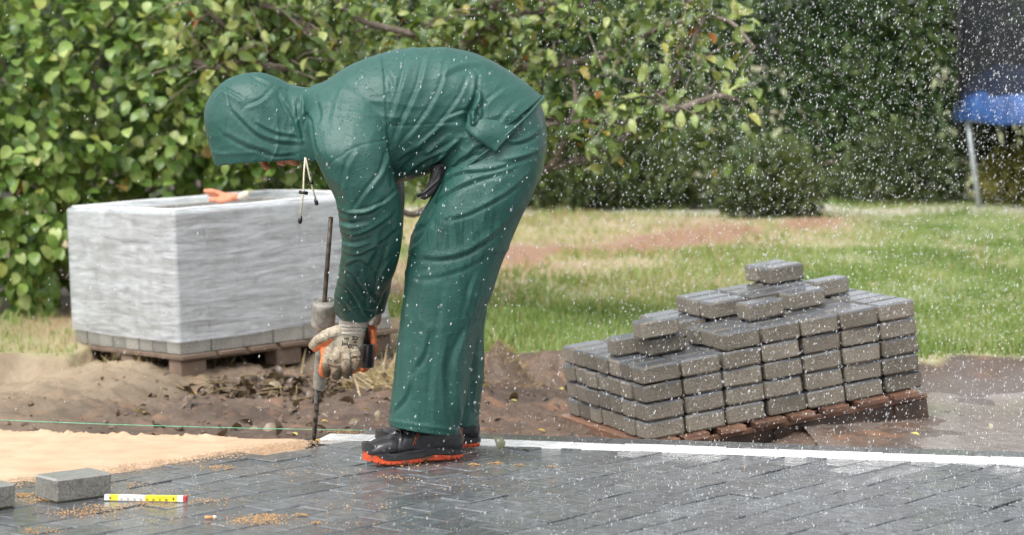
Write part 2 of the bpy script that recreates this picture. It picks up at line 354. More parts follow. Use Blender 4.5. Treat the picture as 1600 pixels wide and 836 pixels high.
# ------------------------------------------------------------------ the ground sheet
def lawn_edge(x):   # distance at which turf begins
    x = np.asarray(x, float)
    e = 11.35-.25*ss(x, 0, .5)+.1*vn(x*3, 0, 0, 5)+.05*vn(x*9, 0, 0, 6)
    return e+1.3*ss(x, -2.0, -1.85)*(1-ss(x, -.55, -.35))
def ground_z(x, y, fine=True):
    x = np.asarray(x, float); y = np.asarray(y, float)
    low = -.10-.085*ss(x, -.2, .7)+.066*ss(x, .75, 1.25)
    e = lawn_edge(x)
    wdt = .22+.38*ss(x, 1.0, 1.7)
    k = ss(y, e-wdt, e+.05)
    z = low*(1-k)+(-.02)*k
    if fine:
        rough = (1-k)*(1-.85*ss(x, 1.35, 1.7))*(1-.6*ss(10.2, y, y+1))
        near = ss(y, 6, 8)*(1-ss(y, 12, 16))
        wz = ss(x, 1.0, 1.5)*(1-k)
        z = z+near*wz*.026*fbm(x*3.1, y*2.2, 0, 91, 4)
        z = z+near*rough*(.035*fbm(x*2.3, y*2.3, 0, 1, 3)+.016*fbm(x*9, y*9, 0, 2, 3)+.020*np.abs(fbm(x*22, y*22, 0, 3, 3))-.006)
        z = z+k*.02*fbm(x*1.2, y*1.2, 0, 4, 3)
        # trodden ridge at the cut turf edge behind the worker
        z = z+.15*np.exp(-(((x+.035)/.085)**2+((y-10.98)/.10)**2)**1.6)*(1+.3*fbm(x*14, y*14, 0, 9, 2))
        z = z+.07*np.exp(-((x-.20)/.15)**2-((y-11.1)/.12)**2)*(1+.4*fbm(x*14, y*14, 0, 8, 2))
    return z
def axis(segs):
    a = []
    for x0, x1, st in segs: a += list(np.arange(x0, x1, st))
    return np.array(a+[segs[-1][1]])
xs = axis([(-400, -60, 60), (-60, -12, 6), (-12, -2.9, .3), (-2.9, 3.1, .02), (3.1, 12, .3), (12, 60, 6), (60, 400, 60)])
ys = axis([(-300, -20, 40), (-20, 4, 3), (4, 8, .4), (8, 11.9, .02), (11.9, 24, .1), (24, 60, 4), (60, 560, 50)])
XX, YY = np.meshgrid(xs, ys, indexing='ij'); ZZ = ground_z(XX, YY)
def zones(X, Y):
    n = .35*fbm(X*1.6, Y*1.1, 0, 20, 4); e = lawn_edge(X)
    turf = ss(Y+.12*fbm(X*5, Y*5, 0, 30, 3), e-.05, e+.1)
    turf = turf*(1-ss(-X, 1.3, 1.7)*ss(Y, 12.9, 13.4))                   # bare earth under the bush
    # strip of red soil with dry grass either side, running away to the right
    s = (Y-15.1)-(X+.69)*1.70+n
    on = ss(X, -3.2, -1.5)*(1-ss(X, 2.3, 3.4))*(1-ss(Y, 20.4, 21.2))
    red = np.clip(1.4*np.exp(-((s-.2)/1.0)**2), 0, 1)*on*ss(fbm(X*2.5, Y*1.2, 0, 40, 3), -.9, -.1)
    dry = np.exp(-((s+.4)/2.3)**2)*on*.95
    dry = np.maximum(dry, .6*ss(fbm(X*2.2, Y*.55, 0, 50, 4), .05, .8)*turf)
    dry = np.maximum(dry, ss(Y, 17.3, 18)*(1-ss(Y, 21, 21.6))*(1-ss(X, 1.6, 2.4))*.9)
    path = ss(Y+n*.5, 21.1, 21.4)*(1-ss(Y+n*.5, 22.3, 22.7))*.8
    wet = ss(X+.3*fbm(X*2, Y*2, 0, 60, 3), 1.35, 1.65)*(1-ss(Y+.15*fbm(X*4, Y*4, 0, 61, 3), 10.7, 11.0))
    return turf, dry, red, path, wet
nx, ny = len(xs), len(ys); idx = np.arange(nx*ny).reshape(nx, ny)
Fg = np.stack([idx[:-1, :-1], idx[1:, :-1], idx[1:, 1:], idx[:-1, 1:]], -1).reshape(-1, 4)
gm = npmesh('ground', np.stack([XX, YY, ZZ], -1).reshape(-1, 3), Fg, smooth=True)
for nm, a in zip(('turf', 'dry', 'red', 'path', 'wet'), zones(XX.ravel(), YY.ravel())):
    at = gm.attributes.new(nm, 'FLOAT', 'POINT'); at.data.foreach_set('value', a.astype(np.float32))
tag(mobj('ground', gm, M['ground']), kind='structure')

# ------------------------------------------------------------------ paving
PL, PW, PT = .172, .115, .07
WL0, WL1 = G(800, 697), G(1600, 725.5)                     # camera-side edge of the white border row
wd = (WL1-WL0).normalized(); wn = Vector((-wd.y, wd.x, 0))  # wn points away from the camera
SL0, SL1 = G(0, 758), G(497, 691)                          # boundary with the screeded sand
sdv = (SL1-SL0).normalized(); sn = Vector((sdv.y, -sdv.x, 0))
def prism(poly, bev=.0028, T=PT, loc=None):
    """poly: CCW list of Vector (x,y) -> chamfered block, top at z=0"""
    c = sum(poly, Vector((0, 0)))/len(poly); n = len(poly); V = []
    for s, z in ((1, -T), (1, -bev), (None, 0)):
        for p in poly:
            q = p if s else c+(p-c)*(1-bev*1.3/max((p-c).length, .01))
            V.append((q.x, q.y, z))
    Fc = []
    for r in (0, 1):
        for k in range(n): Fc.append((r*n+k, r*n+(k+1) % n, (r+1)*n+(k+1) % n, (r+1)*n+k))
    Fc.append(tuple(2*n+k for k in range(n))); Fc.append(tuple(range(n))[::-1]); return V, Fc
def clip(poly, p0, nrm):
    out = []
    for i, a in enumerate(poly):
        b = poly[(i+1) % len(poly)]; da = (a-p0).dot(nrm); db = (b-p0).dot(nrm)
        if da <= 0: out.append(a)
        if da*db < 0: out.append(a+(b-a)*(da/(da-db)))
    return out
paving = bpy.data.objects.new('pavement', None); link(paving); tag(paving, kind='structure')
az = math.radians(51); eu = Vector((math.cos(az), math.sin(az))); ev = Vector((math.sin(az), -math.cos(az)))
w2 = Vector((wn.x, wn.y)); wp = Vector((WL0.x, WL0.y)); s2 = Vector((sn.x, sn.y)); sp_ = Vector((SL0.x, SL0.y))
shared = []
for k in range(4):
    j = [Vector((random.uniform(-.0015, .0015), random.uniform(-.0015, .0015))) for _ in range(4)]
    r = [Vector((-PL/2, -PW/2))+j[0], Vector((PL/2, -PW/2))+j[1], Vector((PL/2, PW/2))+j[2], Vector((-PL/2, PW/2))+j[3]]
    me = mesh('paver', *prism(r), smooth=False); me.materials.append(M['paver_floor']); shared.append(me)
ctrl = []; extra = []
org = Vector((0, 7.6))
for iv in range(-75, 75):
    for iu in range(-60, 60):
        c = org+eu*((iu+.5*(iv % 2))*(PL+.0075)+.01*math.sin(iv*2.1))+ev*(iv*(PW+.0075))
        if (c-sp_).dot(s2) < .02: continue
        if (c-wp).dot(w2) > .14 or c.y < 3.2 or abs(c.x) > 3.4: continue
        poly = [c+eu*a*PL/2+ev*b*PW/2 for a, b in ((-1, -1), (1, -1), (1, 1), (-1, 1))]
        poly = poly[::-1] if (poly[1]-poly[0]).cross(poly[2]-poly[1]) < 0 else poly
        cut = clip(poly, wp-w2*.003, w2)
        if len(cut) < 3: continue
        cc = sum(cut, Vector((0, 0)))/len(cut)
        area = abs(sum(cut[i].cross(cut[(i+1) % len(cut)]) for i in range(len(cut)))/2)
        if area < .0004: continue
        dz = random.gauss(-.0015, .0012)
        vis = cc.y > 6.72 and abs(cc.x) < cc.y*800/FP+.1
        full = len(cut) == 4 and area > PL*PW*.98
        if vis:
            if full:
                o = bpy.data.objects.new('paver', shared[random.randrange(4)]); link(o, paving); o.location = (c.x, c.y, dz)
                o.rotation_euler = (random.gauss(0, .006), random.gauss(0, .006), az+random.gauss(0, .006)+random.choice((0, math.pi)))
            else:
                mobj('paver', mesh('paver', *prism([p-cc for p in cut]), smooth=False), M['paver_floor'], paving).location = (cc.x, cc.y, dz)
            ctrl.append(1)
        else:
            v, f = prism(cut); extra.append(([(a[0], a[1], a[2]+dz) for a in v], f))
o = mobj('paver', mesh('near_paving', *joined(extra), smooth=False), M['paver_floor'], paving); tag(o, kind='stuff')
# white border row and the grey edge row behind it
t0 = (Vector((SL1.x, SL1.y))-wp).dot(Vector((wd.x, wd.y)))+.02
WD2 = Vector((wd.x, wd.y))
for row, (wdt, off, mt) in enumerate(((.135, .068, 'paver_white'), (.115, .198, 'paver_floor'))):
    tt = t0-(.04 if row == 0 else -.06)
    while tt < 3.0:
        L = PL if row else PL
        c = wp+WD2*(tt+L/2)+w2*off
        r = [Vector((-L/2, -wdt/2+.001)), Vector((L/2, -wdt/2+.001)), Vector((L/2, wdt/2-.001)), Vector((-L/2, wdt/2-.001))]
        o = mobj('paver', mesh('border_paver', *prism(r, .0018), smooth=False), M[mt], paving)
        o.location = (c.x, c.y, random.gauss(0, .0006)); o.rotation_euler = (random.gauss(0, .003), random.gauss(0, .005), math.atan2(wd.y, wd.x)+random.gauss(0, .004))
        if row == 0: o['label'] = 'white border paver'
        tt += L+(.0016 if row == 0 else .003)
# bedding under the pavers, visible in the joints
def poly_sheet(name, pts, z, mat_, T, parent=None):
    n = len(pts); V = [(p[0], p[1], z) for p in pts]+[(p[0], p[1], z-T) for p in pts]
    Fc = [tuple(range(n)), tuple(range(n, 2*n))[::-1]]+[(k, n+k, n+(k+1) % n, (k+1) % n) for k in range(n)]
    return mobj(name, mesh(name, V, Fc, False), mat_, parent)
e0 = wp+WD2*(t0-.02)+w2*.25; e1 = wp+WD2*3.0+w2*.25
poly_sheet('joint_sand', [(3.5, 3.1), (e1.x, e1.y), (e0.x, e0.y), (SL0.x-2.4, SL0.y-2.3), (-3.5, 3.1)], -.016, M['joint'], .14, paving)

# screeded sand bed with a crumbly bank along its far edge
bk0, bk1 = G(-150, 672), G(515, 686)
nu, nv = 260, 120; V = []
for i in range(nu):
    for j in range(nv):
        u = i/(nu-1); v_ = j/(nv-1)
        V.append((u, v_))
V = np.array(V)
xw = -2.6+V[:, 0]*2.05
yfar = bk0.y+(xw-bk0.x)/(bk1.x-bk0.x)*(bk1.y-bk0.y)+.03*fbm(xw*4, xw*0, 0, 70, 3)+.19
ynear = np.minimum(SL0.y+(xw-SL0.x)/(SL1.x-SL0.x)*(SL1.y-SL0.y)-.10, yfar-.05)
yw = ynear+(yfar-ynear)*V[:, 1]
dd = yfar-yw
fall = ss(dd, -.02, .15)
bank = np.exp(-((dd-.13)/.045)**2)*(.010*np.clip(.35+fbm(xw*9, yw*9, 0, 71, 3), 0, 1.2)+.012*np.abs(fbm(xw*45, yw*45, 0, 72, 2)))*(1-ss(xw, -1.05, -.85))
zw = -.012+.0016*fbm(xw*5, yw*30, 0, 73, 3)+bank-(1-fall)*.16
zw = zw-.02*ss(xw, -.75, -.58)
idx = np.arange(nu*nv).reshape(nu, nv)
Fs = np.stack([idx[:-1, :-1], idx[1:, :-1], idx[1:, 1:], idx[:-1, 1:]], -1).reshape(-1, 4)
tag(mobj('sand_bed', npmesh('sand_bed', np.stack([xw, yw, zw], -1), Fs, smooth=True), M['sand']), kind='structure')

# loose sand crumbs: along the edge of the bed, and little spills on the pavers
def crumbs(name, centres, mat_, label, cat):
    T = np.array([[1, 0, 0], [-1, 0, 0], [0, 1, 0], [0, -1, 0], [0, 0, 1], [0, 0, -.3]], float)
    Fo = np.array([[0, 2, 4], [2, 1, 4], [1, 3, 4], [3, 0, 4], [2, 0, 5], [1, 2, 5], [3, 1, 5], [0, 3, 5]])
    Vs, Fs = [], []; k = 0
    for (cx, cy, sx, sy, n, r0) in centres:
        for _ in range(n):
            x = cx+random.gauss(0, sx); y = cy+random.gauss(0, sy); r = r0*random.uniform(.4, 1.3)
            h = max(0, 1-((x-cx)/(sx*2))**2-((y-cy)/(sy*2))**2)*random.random()*r*2
            an = random.random()*3; ca, sa = math.cos(an), math.sin(an)
            q = T*r*np.array([random.uniform(.7, 1.3), random.uniform(.7, 1.3), .7])
            q = np.stack([q[:, 0]*ca-q[:, 1]*sa+x, q[:, 0]*sa+q[:, 1]*ca+y, q[:, 2]+h+.001], -1)
            Vs.append(q); Fs.append(Fo+k*6); k += 1
    return tag(mobj(name, npmesh(name, np.concatenate(Vs), np.concatenate(Fs)), mat_), label, cat, kind='stuff')
cs = []
for px, py, w_, n in [(160, 795, 26, 160), (60, 783, 18, 150), (120, 803, 30, 200), (230, 788, 22, 160), (330, 785, 30, 110), (395, 815, 26, 260), (415, 808, 18, 200), (470, 806, 6, 60), (495, 818, 6, 40),
                      (40, 775, 14, 160), (345, 731, 16, 120), (205, 758, 20, 60), (630, 725, 20, 120), (740, 727, 7, 60), (775, 725, 6, 60), (812, 728, 5, 30), (860, 730, 5, 20), (430, 700, 30, 130), (540, 676, 16, 150), (560, 790, 60, 60), (250, 770, 60, 90),
                      (600, 820, 60, 50), (470, 740, 60, 90), (690, 760, 70, 60), (1120, 735, 60, 20), (610, 746, 12, 40), (60, 830, 20, 80), (230, 812, 40, 60), (150, 770, 30, 60), (770, 672, 10, 60)]:
    g = G(px, py); s = g.y/FP; cs.append((g.x, g.y, w_*s, w_*s*.7, n, .0028))
crumbs('spilled_sand', cs, M['sandwet'], 'little spills of orange sand lying on the wet pavers', 'sand')
cs = []
for k in range(60):
    u = k/59; p = SL0.lerp(SL1, u)-sdv*.0; cs.append((p.x+random.gauss(0, .02), p.y+random.gauss(0, .02), .03, .03, 55, .003))
crumbs('sand_fringe', cs, M['sand'], 'pale crumbs of sand strewn along the edge of the laid pavers', 'sand')
# muddy water standing in the hollows right of the stack
px_, py_ = np.meshgrid(np.linspace(1.12, 3.1, 60), np.linspace(8.75, 11.0, 60), indexing='ij'); ip = np.arange(3600).reshape(60, 60)
pf = np.stack([ip[:-1, :-1], ip[1:, :-1], ip[1:, 1:], ip[:-1, 1:]], -1).reshape(-1, 4)
tag(mobj('puddle', npmesh('puddle', np.stack([px_, py_, -.110+0*px_], -1).reshape(-1, 3), pf, smooth=True), M['puddle']), kind='structure')
# ------------------------------------------------------------------ leaves and plants
def leaf_template(L=1.0, W=.62, fold=.18, curl=.22, n=4):
    V = []; Fq = []
    for i in range(n+1):
        u = i/n; w_ = W/2*math.sin(math.pi*(u**.82))**.62 if 0 < u < 1 else .002
        z = -curl*(u-.4)**2
        for s in (-1, 0, 1): V.append((s*w_, u*L, z+(fold*w_ if s else 0)))
    for i in range(n):
        for s in (0, 1): Fq.append((i*3+s, i*3+s+1, (i+1)*3+s+1, (i+1)*3+s))
    return np.array(V), np.array(Fq)
def rotmats(dirs, normals):
    y = dirs/np.linalg.norm(dirs, axis=1, keepdims=True)
    x = np.cross(y, normals); x /= np.maximum(np.linalg.norm(x, axis=1, keepdims=True), 1e-6)
    z = np.cross(x, y); return np.stack([x, y, z], -1)
def scatter(name, T, pos, R, size, mat_, parent=None, seed=0, rndbias=None):
    V, Fq = T; n = len(pos); r = np.random.default_rng(seed)
    P_ = np.einsum('nij,vj->nvi', R, V)*size[:, None, None]+pos[:, None, :]
    Fa = (Fq[None]+(np.arange(n)*len(V))[:, None, None]).reshape(-1, Fq.shape[1])
    rn = r.random(n) if rndbias is None else rndbias
    o = mobj(name, npmesh(name, P_.reshape(-1, 3), Fa, np.repeat(rn, len(V)), smooth=True), mat_, parent)
    return tag(o, kind='stuff')
def leaves(root, pos, dirs, nrm, size, T, mat_o, mat_s, seed, nsingle=300, shown=None):
    """the leaves that show largest become parts, the rest one part"""
    R = rotmats(dirs, nrm); px = 800+pos[:, 0]*FP/pos[:, 1]; py = HZ+(CH-pos[:, 2])*FP/pos[:, 1]
    sc_ = size/pos[:, 1]*np.where((px > 0) & (px < 1600) & (py > 0) & (py < 836), 1, 0)*np.where(shown(px, py), 1, .1)
    sc_ = sc_*(1+.9*(pos[:, 1] < np.quantile(pos[:, 1], .2)))
    order = np.argsort(-sc_); single = order[:nsingle]; rest = order[nsingle:]
    me = npmesh('leaf', T[0], T[1], smooth=True); me.materials.append(mat_o)
    inv = root.matrix_basis.inverted()
    for i in single:
        o = bpy.data.objects.new('leaf', me); link(o, root)
        A = np.eye(4); A[:3, :3] = R[i]*size[i]; A[:3, 3] = pos[i]
        o.matrix_basis = Matrix(A.tolist()); o.matrix_parent_inverse = inv
    scatter('leaf', T, pos[rest], R[rest], size[rest], mat_s, root, seed)
def rnd3(n, r): 
    a = r.normal(size=(n, 3)); return a/np.linalg.norm(a, axis=1, keepdims=True)

# --- broad-leaved bush at the left
r = np.random.default_rng(3)
bush = empty('leafy_bush', (-2.2, 14.0, -.05), 'dense bright green broad-leaved bush behind the film-wrapped pallet', 'bush')
bush.matrix_basis
N = 8500
lob = [(-2.75, 13.5, 1.15, .75, .75, .95), (-2.05, 13.6, 1.25, .75, .7, .9), (-1.45, 13.9, 1.0, .75, .7, .85), (-2.6, 13.3, .55, .6, .6, .6), (-1.8, 13.9, .8, .8, .7, .75), (-1.0, 14.1, .95, .6, .6, .75), (-3.3, 13.8, .9, .9, .8, 1.1), (-2.2, 14, 2.0, 1.2, .8, .7)]
pos, dr, nm_ = [], [], []
for k in range(N):
    c = lob[r.integers(len(lob))]; d = r.normal(size=3); d /= np.linalg.norm(d)
    if d[1] > .45: d[1] *= -1
    rad = (.5+.55*r.random()**.6)*(1+.30*math.sin(d[0]*6+c[0]*3)*math.cos(d[2]*7+c[2]*2))
    p = np.array([c[0]+d[0]*c[3]*rad, c[1]+d[1]*c[4]*rad, c[2]+d[2]*c[5]*rad])
    px = 800+p[0]*FP/p[1]; py = HZ+(CH-p[2])*FP/p[1]
    if py > 462+18*math.sin(px*.05) or p[2] < .03: continue
    if py > 330 and px > 150 and r.random() < .6: continue
    pos.append(p); dr.append(d*np.array([1, 1, .2])+np.array([0, 0, -.75])+.55*r.normal(size=3)); nm_.append(d*np.array([1, .8, 1])+np.array([0, 0, 1.0])+.5*r.normal(size=3))
# spray of drooping leaves at the lower left
for k in range(260):
    a = r.random(); p = np.array(P(25+70*r.random()-10*a, 330+150*a+6*r.normal(), 12.9+.2*r.random()))
    pos.append(p); dr.append(np.array([.3*r.normal(), .2*r.normal(), -1])); nm_.append(np.array([.4*r.normal(), -.9, .5]))
pos, dr, nm_ = map(np.array, (pos, dr, nm_)); size = .06+.034*r.random(len(pos))
LT = leaf_template(1, .74, .22, .4, 5)
leaves(bush, pos, dr, nm_, size, LT, M['bush_o'], M['bush'], 11, shown=lambda a, b: (a < 560) & (b < 470))
stems = []
for k in range(14):
    a = (-2.3+r.normal()*.35, 14.0+r.normal()*.15, -.05); c = lob[k % len(lob)]
    m_ = [(a[0]*.6+c[0]*.4, a[1]*.5+c[1]*.5, .45), (c[0]+r.normal()*.15, c[1], c[2]), (c[0]+r.normal()*.3, c[1]-.2, c[2]+.5)]
    stems.append(tube(smoothpts([a]+m_, 4), [.018]*4+[.013]*4+[.009]*4+[.006], 6))
mobj('stem', mesh('stem', *joined(stems)), M['bark'], bush)

# --- fruit tree behind the worker
r = np.random.default_rng(5)
tree = empty('fruit_tree', P(716, 484, 13.0), 'fruit tree with thin arching boughs and yellowing leaves behind the worker', 'tree')
TY = 12.6
def bpts(lst): return [np.array(P(x, y, Y)) for x, y, Y in lst]
trunk = bpts([(716, 492, 13.0), (712, 420, 12.95), (722, 340, 12.9), (728, 250, 12.9), (722, 150, 12.9), (735, 30, 12.95), (728, -80, 13)])
mobj('trunk', mesh('trunk', *tube(smoothpts(trunk, 4), [.075-.0022*i for i in range(25)], 10)), M['bark'], tree)
boughs = [
 [(724, 325, 12.9), (680, 322, 12.7), (640, 335, 12.6), (600, 310, 12.5), (560, 270, 12.5)],
 [(724, 170, 12.9), (640, 160, 12.7), (560, 135, 12.6), (470, 112, 12.5), (385, 76, 12.4), (345, 35, 12.3), (312, 8, 12.3), (300, -30, 12.3)],
 [(470, 112, 12.5), (430, 105, 12.4), (380, 97, 12.3), (345, 107, 12.2), (300, 96, 12.2)],
 [(728, 110, 12.9), (660, 60, 12.6), (560, 30, 12.5), (500, -20, 12.5)],
 [(728, 80, 12.95), (760, 30, 12.6), (775, 5, 12.5), (800, -40, 12.4)],
 [(726, 300, 12.9), (790, 285, 12.6), (860, 262, 12.4), (935, 240, 12.3), (985, 205, 12.2), (1008, 168, 12.2), (1058, 122, 12.2), (1085, 60, 12.2), (1120, -10, 12.2)],
 [(985, 196, 12.2), (940, 190, 12.2), (880, 192, 12.25), (800, 205, 12.4), (730, 240, 12.9)],
 [(728, 160, 12.9), (800, 110, 12.7), (880, 100, 12.5), (960, 85, 12.4), (1040, 40, 12.3), (1130, 30, 12.3), (1180, 75, 12.2)],
 [(728, 60, 12.9), (820, 20, 12.6), (900, 10, 12.4), (1000, -20, 12.3), (1090, 5, 12.3)],
 [(1008, 168, 12.2), (1060, 170, 12.1), (1120, 150, 12.1), (1165, 160, 12.1)],
 [(860, 262, 12.4), (880, 225, 12.3), (900, 150, 12.4), (870, 60, 12.4)],
 [(560, 135, 12.6), (500, 60, 12.5), (430, 20, 12.4), (380, -20, 12.4)]]
pos, dr, nm_ = [], [], []; twigs = []
for bi, bl in enumerate(boughs):
    p = smoothpts(bpts(bl), 6); n = len(p)
    mobj('bough', mesh('bough', *tube(p, [.019*(1-i/n)+.007 for i in range(n)], 7)), M['bark'], tree)
    for k in range(n*3):
        i = r.integers(1, n); s = p[i]+r.normal(size=3)*.01
        d = r.normal(size=3)*np.array([1, .8, .8])+np.array([0, 0, .25]); d /= np.linalg.norm(d); L = .12+.30*r.random()
        e = s+d*L+np.array([0, 0, -.22*L]); m = (s+e)/2+np.array([0, 0, .03])
        pr = 800+e[0]*FP/e[1]; 
        if HZ+(CH-e[2])*FP/e[1] > (272 if pr > 560 else 235): continue
        if pr > 1205 or (pr > 1130 and r.random() < .5) or (pr > 840 and r.random() < .42): continue
        if k % 2 == 0: twigs.append(tube([s, m, e], [.0045, .0035, .002], 4, False))
        nl = 3+r.integers(0, 4)
        for q in range(nl):
            t = (q+1)/nl; c = s*(1-t)**2+2*m*t*(1-t)+e*t*t
            pos.append(c+r.normal(size=3)*.012); dr.append(d*.6+np.array([0, 0, -.55])+.75*r.normal(size=3)); nm_.append(np.array([0, -.5, .8])+.7*r.normal(size=3))
# the upper crown, behind the boughs
for k in range(1500):
    x = 250+930*r.random(); y = -120+r.random()*250
    if x > 850 and (y > 60 or r.random() < .45): continue
    Y = 13.1+.7*r.random(); pos.append(np.array(P(x, y, Y))); dr.append(np.array([0, 0, -.6])+.8*r.normal(size=3)); nm_.append(np.array([0, -.6, .7])+.6*r.normal(size=3))
pos, dr, nm_ = map(np.array, (pos, dr, nm_)); size = .06+.042*r.random(len(pos))
leaves(tree, pos, dr, nm_, size, leaf_template(1, .5, .3, .5), M['pear_o'], M['pear'], 12, shown=lambda a, b: (b < 300) & (a > 280))
tag(mobj('twig', mesh('twig', *joined(twigs)), M['bark'], tree), kind='stuff')

# --- conifer hedge at the back and the low shrubs in front of it
def clump(name, root, lobes, N, T, mat_, seed, s0, s1, minz=-.02, up=.6, shell=.55):
    r = np.random.default_rng(seed); L = np.array(lobes); wt = L[:, 3]*L[:, 5]; c = L[r.choice(len(L), N, p=wt/wt.sum())]
    d = rnd3(N, r); d[:, 1] = np.where(d[:, 1] > .35, -d[:, 1], d[:, 1])
    rad = (shell+(1.02-shell)*r.random(N)**.5)*(1+.20*vn(d[:, 0]*4+c[:, 0]*3, d[:, 2]*4, d[:, 1]*4, 3)+.12*vn(d[:, 0]*11+c[:, 0]*3, d[:, 2]*11, d[:, 1]*9, 4))
    p = c[:, :3]+d*c[:, 3:6]*rad[:, None]
    k = p[:, 2] > minz; p, d = p[k], d[k]; n = len(p)
    dirs = d+np.array([0, 0, up])+.6*r.normal(size=(n, 3)); nr = d+np.array([0, -.3, .6])+.5*r.normal(size=(n, 3))
    cl = .5+.45*vn(p[:, 0]*3, p[:, 1]*3, p[:, 2]*3, seed)+.25*r.normal(size=n)
    return scatter(name, T, p, rotmats(dirs, nr), s0+(s1-s0)*r.random(n), mat_, root, seed, np.clip(cl, 0, 1))
TUFT = (np.array([[0, 0, 0], [-.16, .35, .02], [0, .5, .06], [.16, .35, .02], [-.28, .75, 0], [0, 1, .05], [.28, .75, 0]]), np.array([[0, 1, 2], [0, 2, 3], [1, 4, 2], [3, 2, 6], [2, 4, 5], [2, 5, 6]]))
hl = []; r = np.random.default_rng(9)
conif = []
for k, x in enumerate(np.arange(-5.4, 6.3, .8)):
    x = x+.2*r.normal(); y = 23.6+.3*r.normal()+.15*abs(x-1)*.3
    h = 2.14+.1*r.random()
    root = empty('conifer', (x, y, -.02), '', 'conifer', 'dark conifers forming the screen at the back of the garden')
    lb = [(x, y, h*.18+.1, .66, .6, .55), (x+.1*r.normal(), y, h*.38, .68, .62, .6), (x+.1*r.normal(), y, h*.6, .62, .56, .55), (x+.1*r.normal(), y, h-.45, .64, .52, .48), (x+.35, y, h-.42, .5, .45, .42)]
    clump('foliage', root, lb, 4600, TUFT, M['hedge'], 100+k, .05, .12, shell=.5)
    mobj('trunk', mesh('trunk', *tube([(x, y, -.05), (x, y, h*.5), (x, y, h*.95)], [.06, .04, .01], 7)), M['bark'], root)
    conif.append((root, x, y))
def cpx(x, y): return 800+x*FP/y
ORD = ['first', 'second', 'third', 'fourth', 'fifth', 'sixth', 'seventh']
cf = sorted([(cpx(x, y), root) for root, x, y in conif], key=lambda q: -q[0])
grp_ = {}
for p, root in cf:
    if p > 1620: l = 'dark conifer of the back screen, beyond the right edge behind the trampoline'
    elif p > 1500: l = 'dark conifer seen through the black trampoline net'
    elif p > 1190: k = grp_.setdefault('m', 0); grp_['m'] += 1; l = f'{ORD[k]} tall dark conifer counting left from the trampoline net'
    elif p > 840: k = grp_.setdefault('n', 0); grp_['n'] += 1; l = f'{ORD[k]} dark conifer behind the right-hand boughs of the fruit tree, counting leftward'
    elif p > 470: l = 'dark conifer hidden behind the worker and the crown of the fruit tree'
    else: l = 'dark conifer hidden behind the dense broad-leaved bush'
    root['label'] = l
shr = [
 ('low_shrub', (1205, 332, 21.0), (.42, .35, .30), 1700, 'shrub', 'low feathery olive shrub at the lawn edge, standing nearest among the low shrubs'),
 ('low_shrub', (1075, 322, 22.3), (.55, .4, .36), 1900, 'shrub', 'low olive shrub at the foot of the conifers, left of the feathery nearest shrub'),
 ('low_shrub', (965, 322, 22.4), (.50, .4, .33), 1800, 'shrub', 'low olive shrub under the bent bough of the fruit tree'),
 ('low_shrub', (868, 322, 22.2), (.45, .4, .35), 1600, 'shrub', 'low brownish shrub just right of the worker'),
 ('low_shrub', (1400, 312, 23.0), (.6, .35, .34), 1700, 'shrub', 'low grey-green shrub at the foot of the conifers left of the trampoline leg'),
 ('low_shrub', (1585, 328, 22.6), (.32, .3, .26), 1200, 'shrub_y', 'small yellowish shrub behind the trampoline leg')]
for k, (nm, (px, py, Y), (rx, ry, rz), n, mt, lab) in enumerate(shr):
    b = P(px, py, Y); b.z = -.02; root = empty(nm, b, lab, 'shrub', 'low shrubs in front of the conifers')
    lb = [(b.x, b.y, rz*.8, rx, ry, rz), (b.x-rx*.5, b.y, rz*.6, rx*.6, ry, rz*.7), (b.x+rx*.45, b.y, rz*.7, rx*.6, ry, rz*.8), (b.x+.1, b.y, rz*1.5, rx*.5, ry*.6, rz*.55)]
    clump('foliage', root, lb, n, TUFT, M[mt], 200+k, .05, .11, up=.9)
    st = [tube([b, b+Vector((r.normal()*.1, 0, rz)), b+Vector((r.normal()*.25, 0, rz*1.6))], [.012, .008, .004], 5) for _ in range(5)]
    mobj('stem', mesh('stem', *joined(st)), M['bark'], root)

# --- grass
def grass(name, n, xr, yr, cond, mat_, s0, s1, seed, label, wdt=.16, lean=.35):
    r = np.random.default_rng(seed); y = yr[0]+(yr[1]-yr[0])*r.random(n)**1.0; 
    x = (xr[0]+(xr[1]-xr[0])*r.random(n))*y/12 if xr[2] else xr[0]+(xr[1]-xr[0])*r.random(n)
    k = cond(x, y, r); x, y = x[k], y[k]; n = len(x)
    T = (np.array([[-wdt/2, 0, 0], [wdt/2, 0, 0], [-wdt*.4, .55, .03], [wdt*.4, .55, .03], [0, 1, .16]]), np.array([[0, 1, 3], [0, 3, 2], [2, 3, 4]]))
    d = np.stack([lean*r.normal(size=n), lean*r.normal(size=n), np.ones(n)], -1); a = r.random(n)*6.28
    nr = np.stack([np.cos(a), np.sin(a)-.4, .2+0*a], -1)
    cl = np.clip(.40+.36*vn(x*2.4, y*.8, 0, seed)+.22*r.normal(size=n), 0, 1)
    o = scatter(name, T, np.stack([x, y, ground_z(x, y)-.003], -1), rotmats(d, nr), (s0+(s1-s0)*r.random(n))*(1+.5*vn(x*2.3, y*2.3, 0, 77)), mat_, None, seed, cl)
    return tag(o, label, 'grass')
def c_lawn(x, y, r):
    t, dry, red, path, wet = zones(x, y); return r.random(len(x)) < t*(1-.75*dry)*(1-red)**2*(1-path)
def c_dry(x, y, r):
    t, dry, red, path, wet = zones(x, y); return (r.random(len(x)) < np.maximum(dry*.8, .12*t)*(1-.8*red)*(1-path))
grass('lawn_grass', 120000, (-2.7, 2.7, 1), (11.1, 23.3), c_lawn, M['blade'], .03, .07, 31, 'short green lawn grass behind the pavers and the pallets', .14)
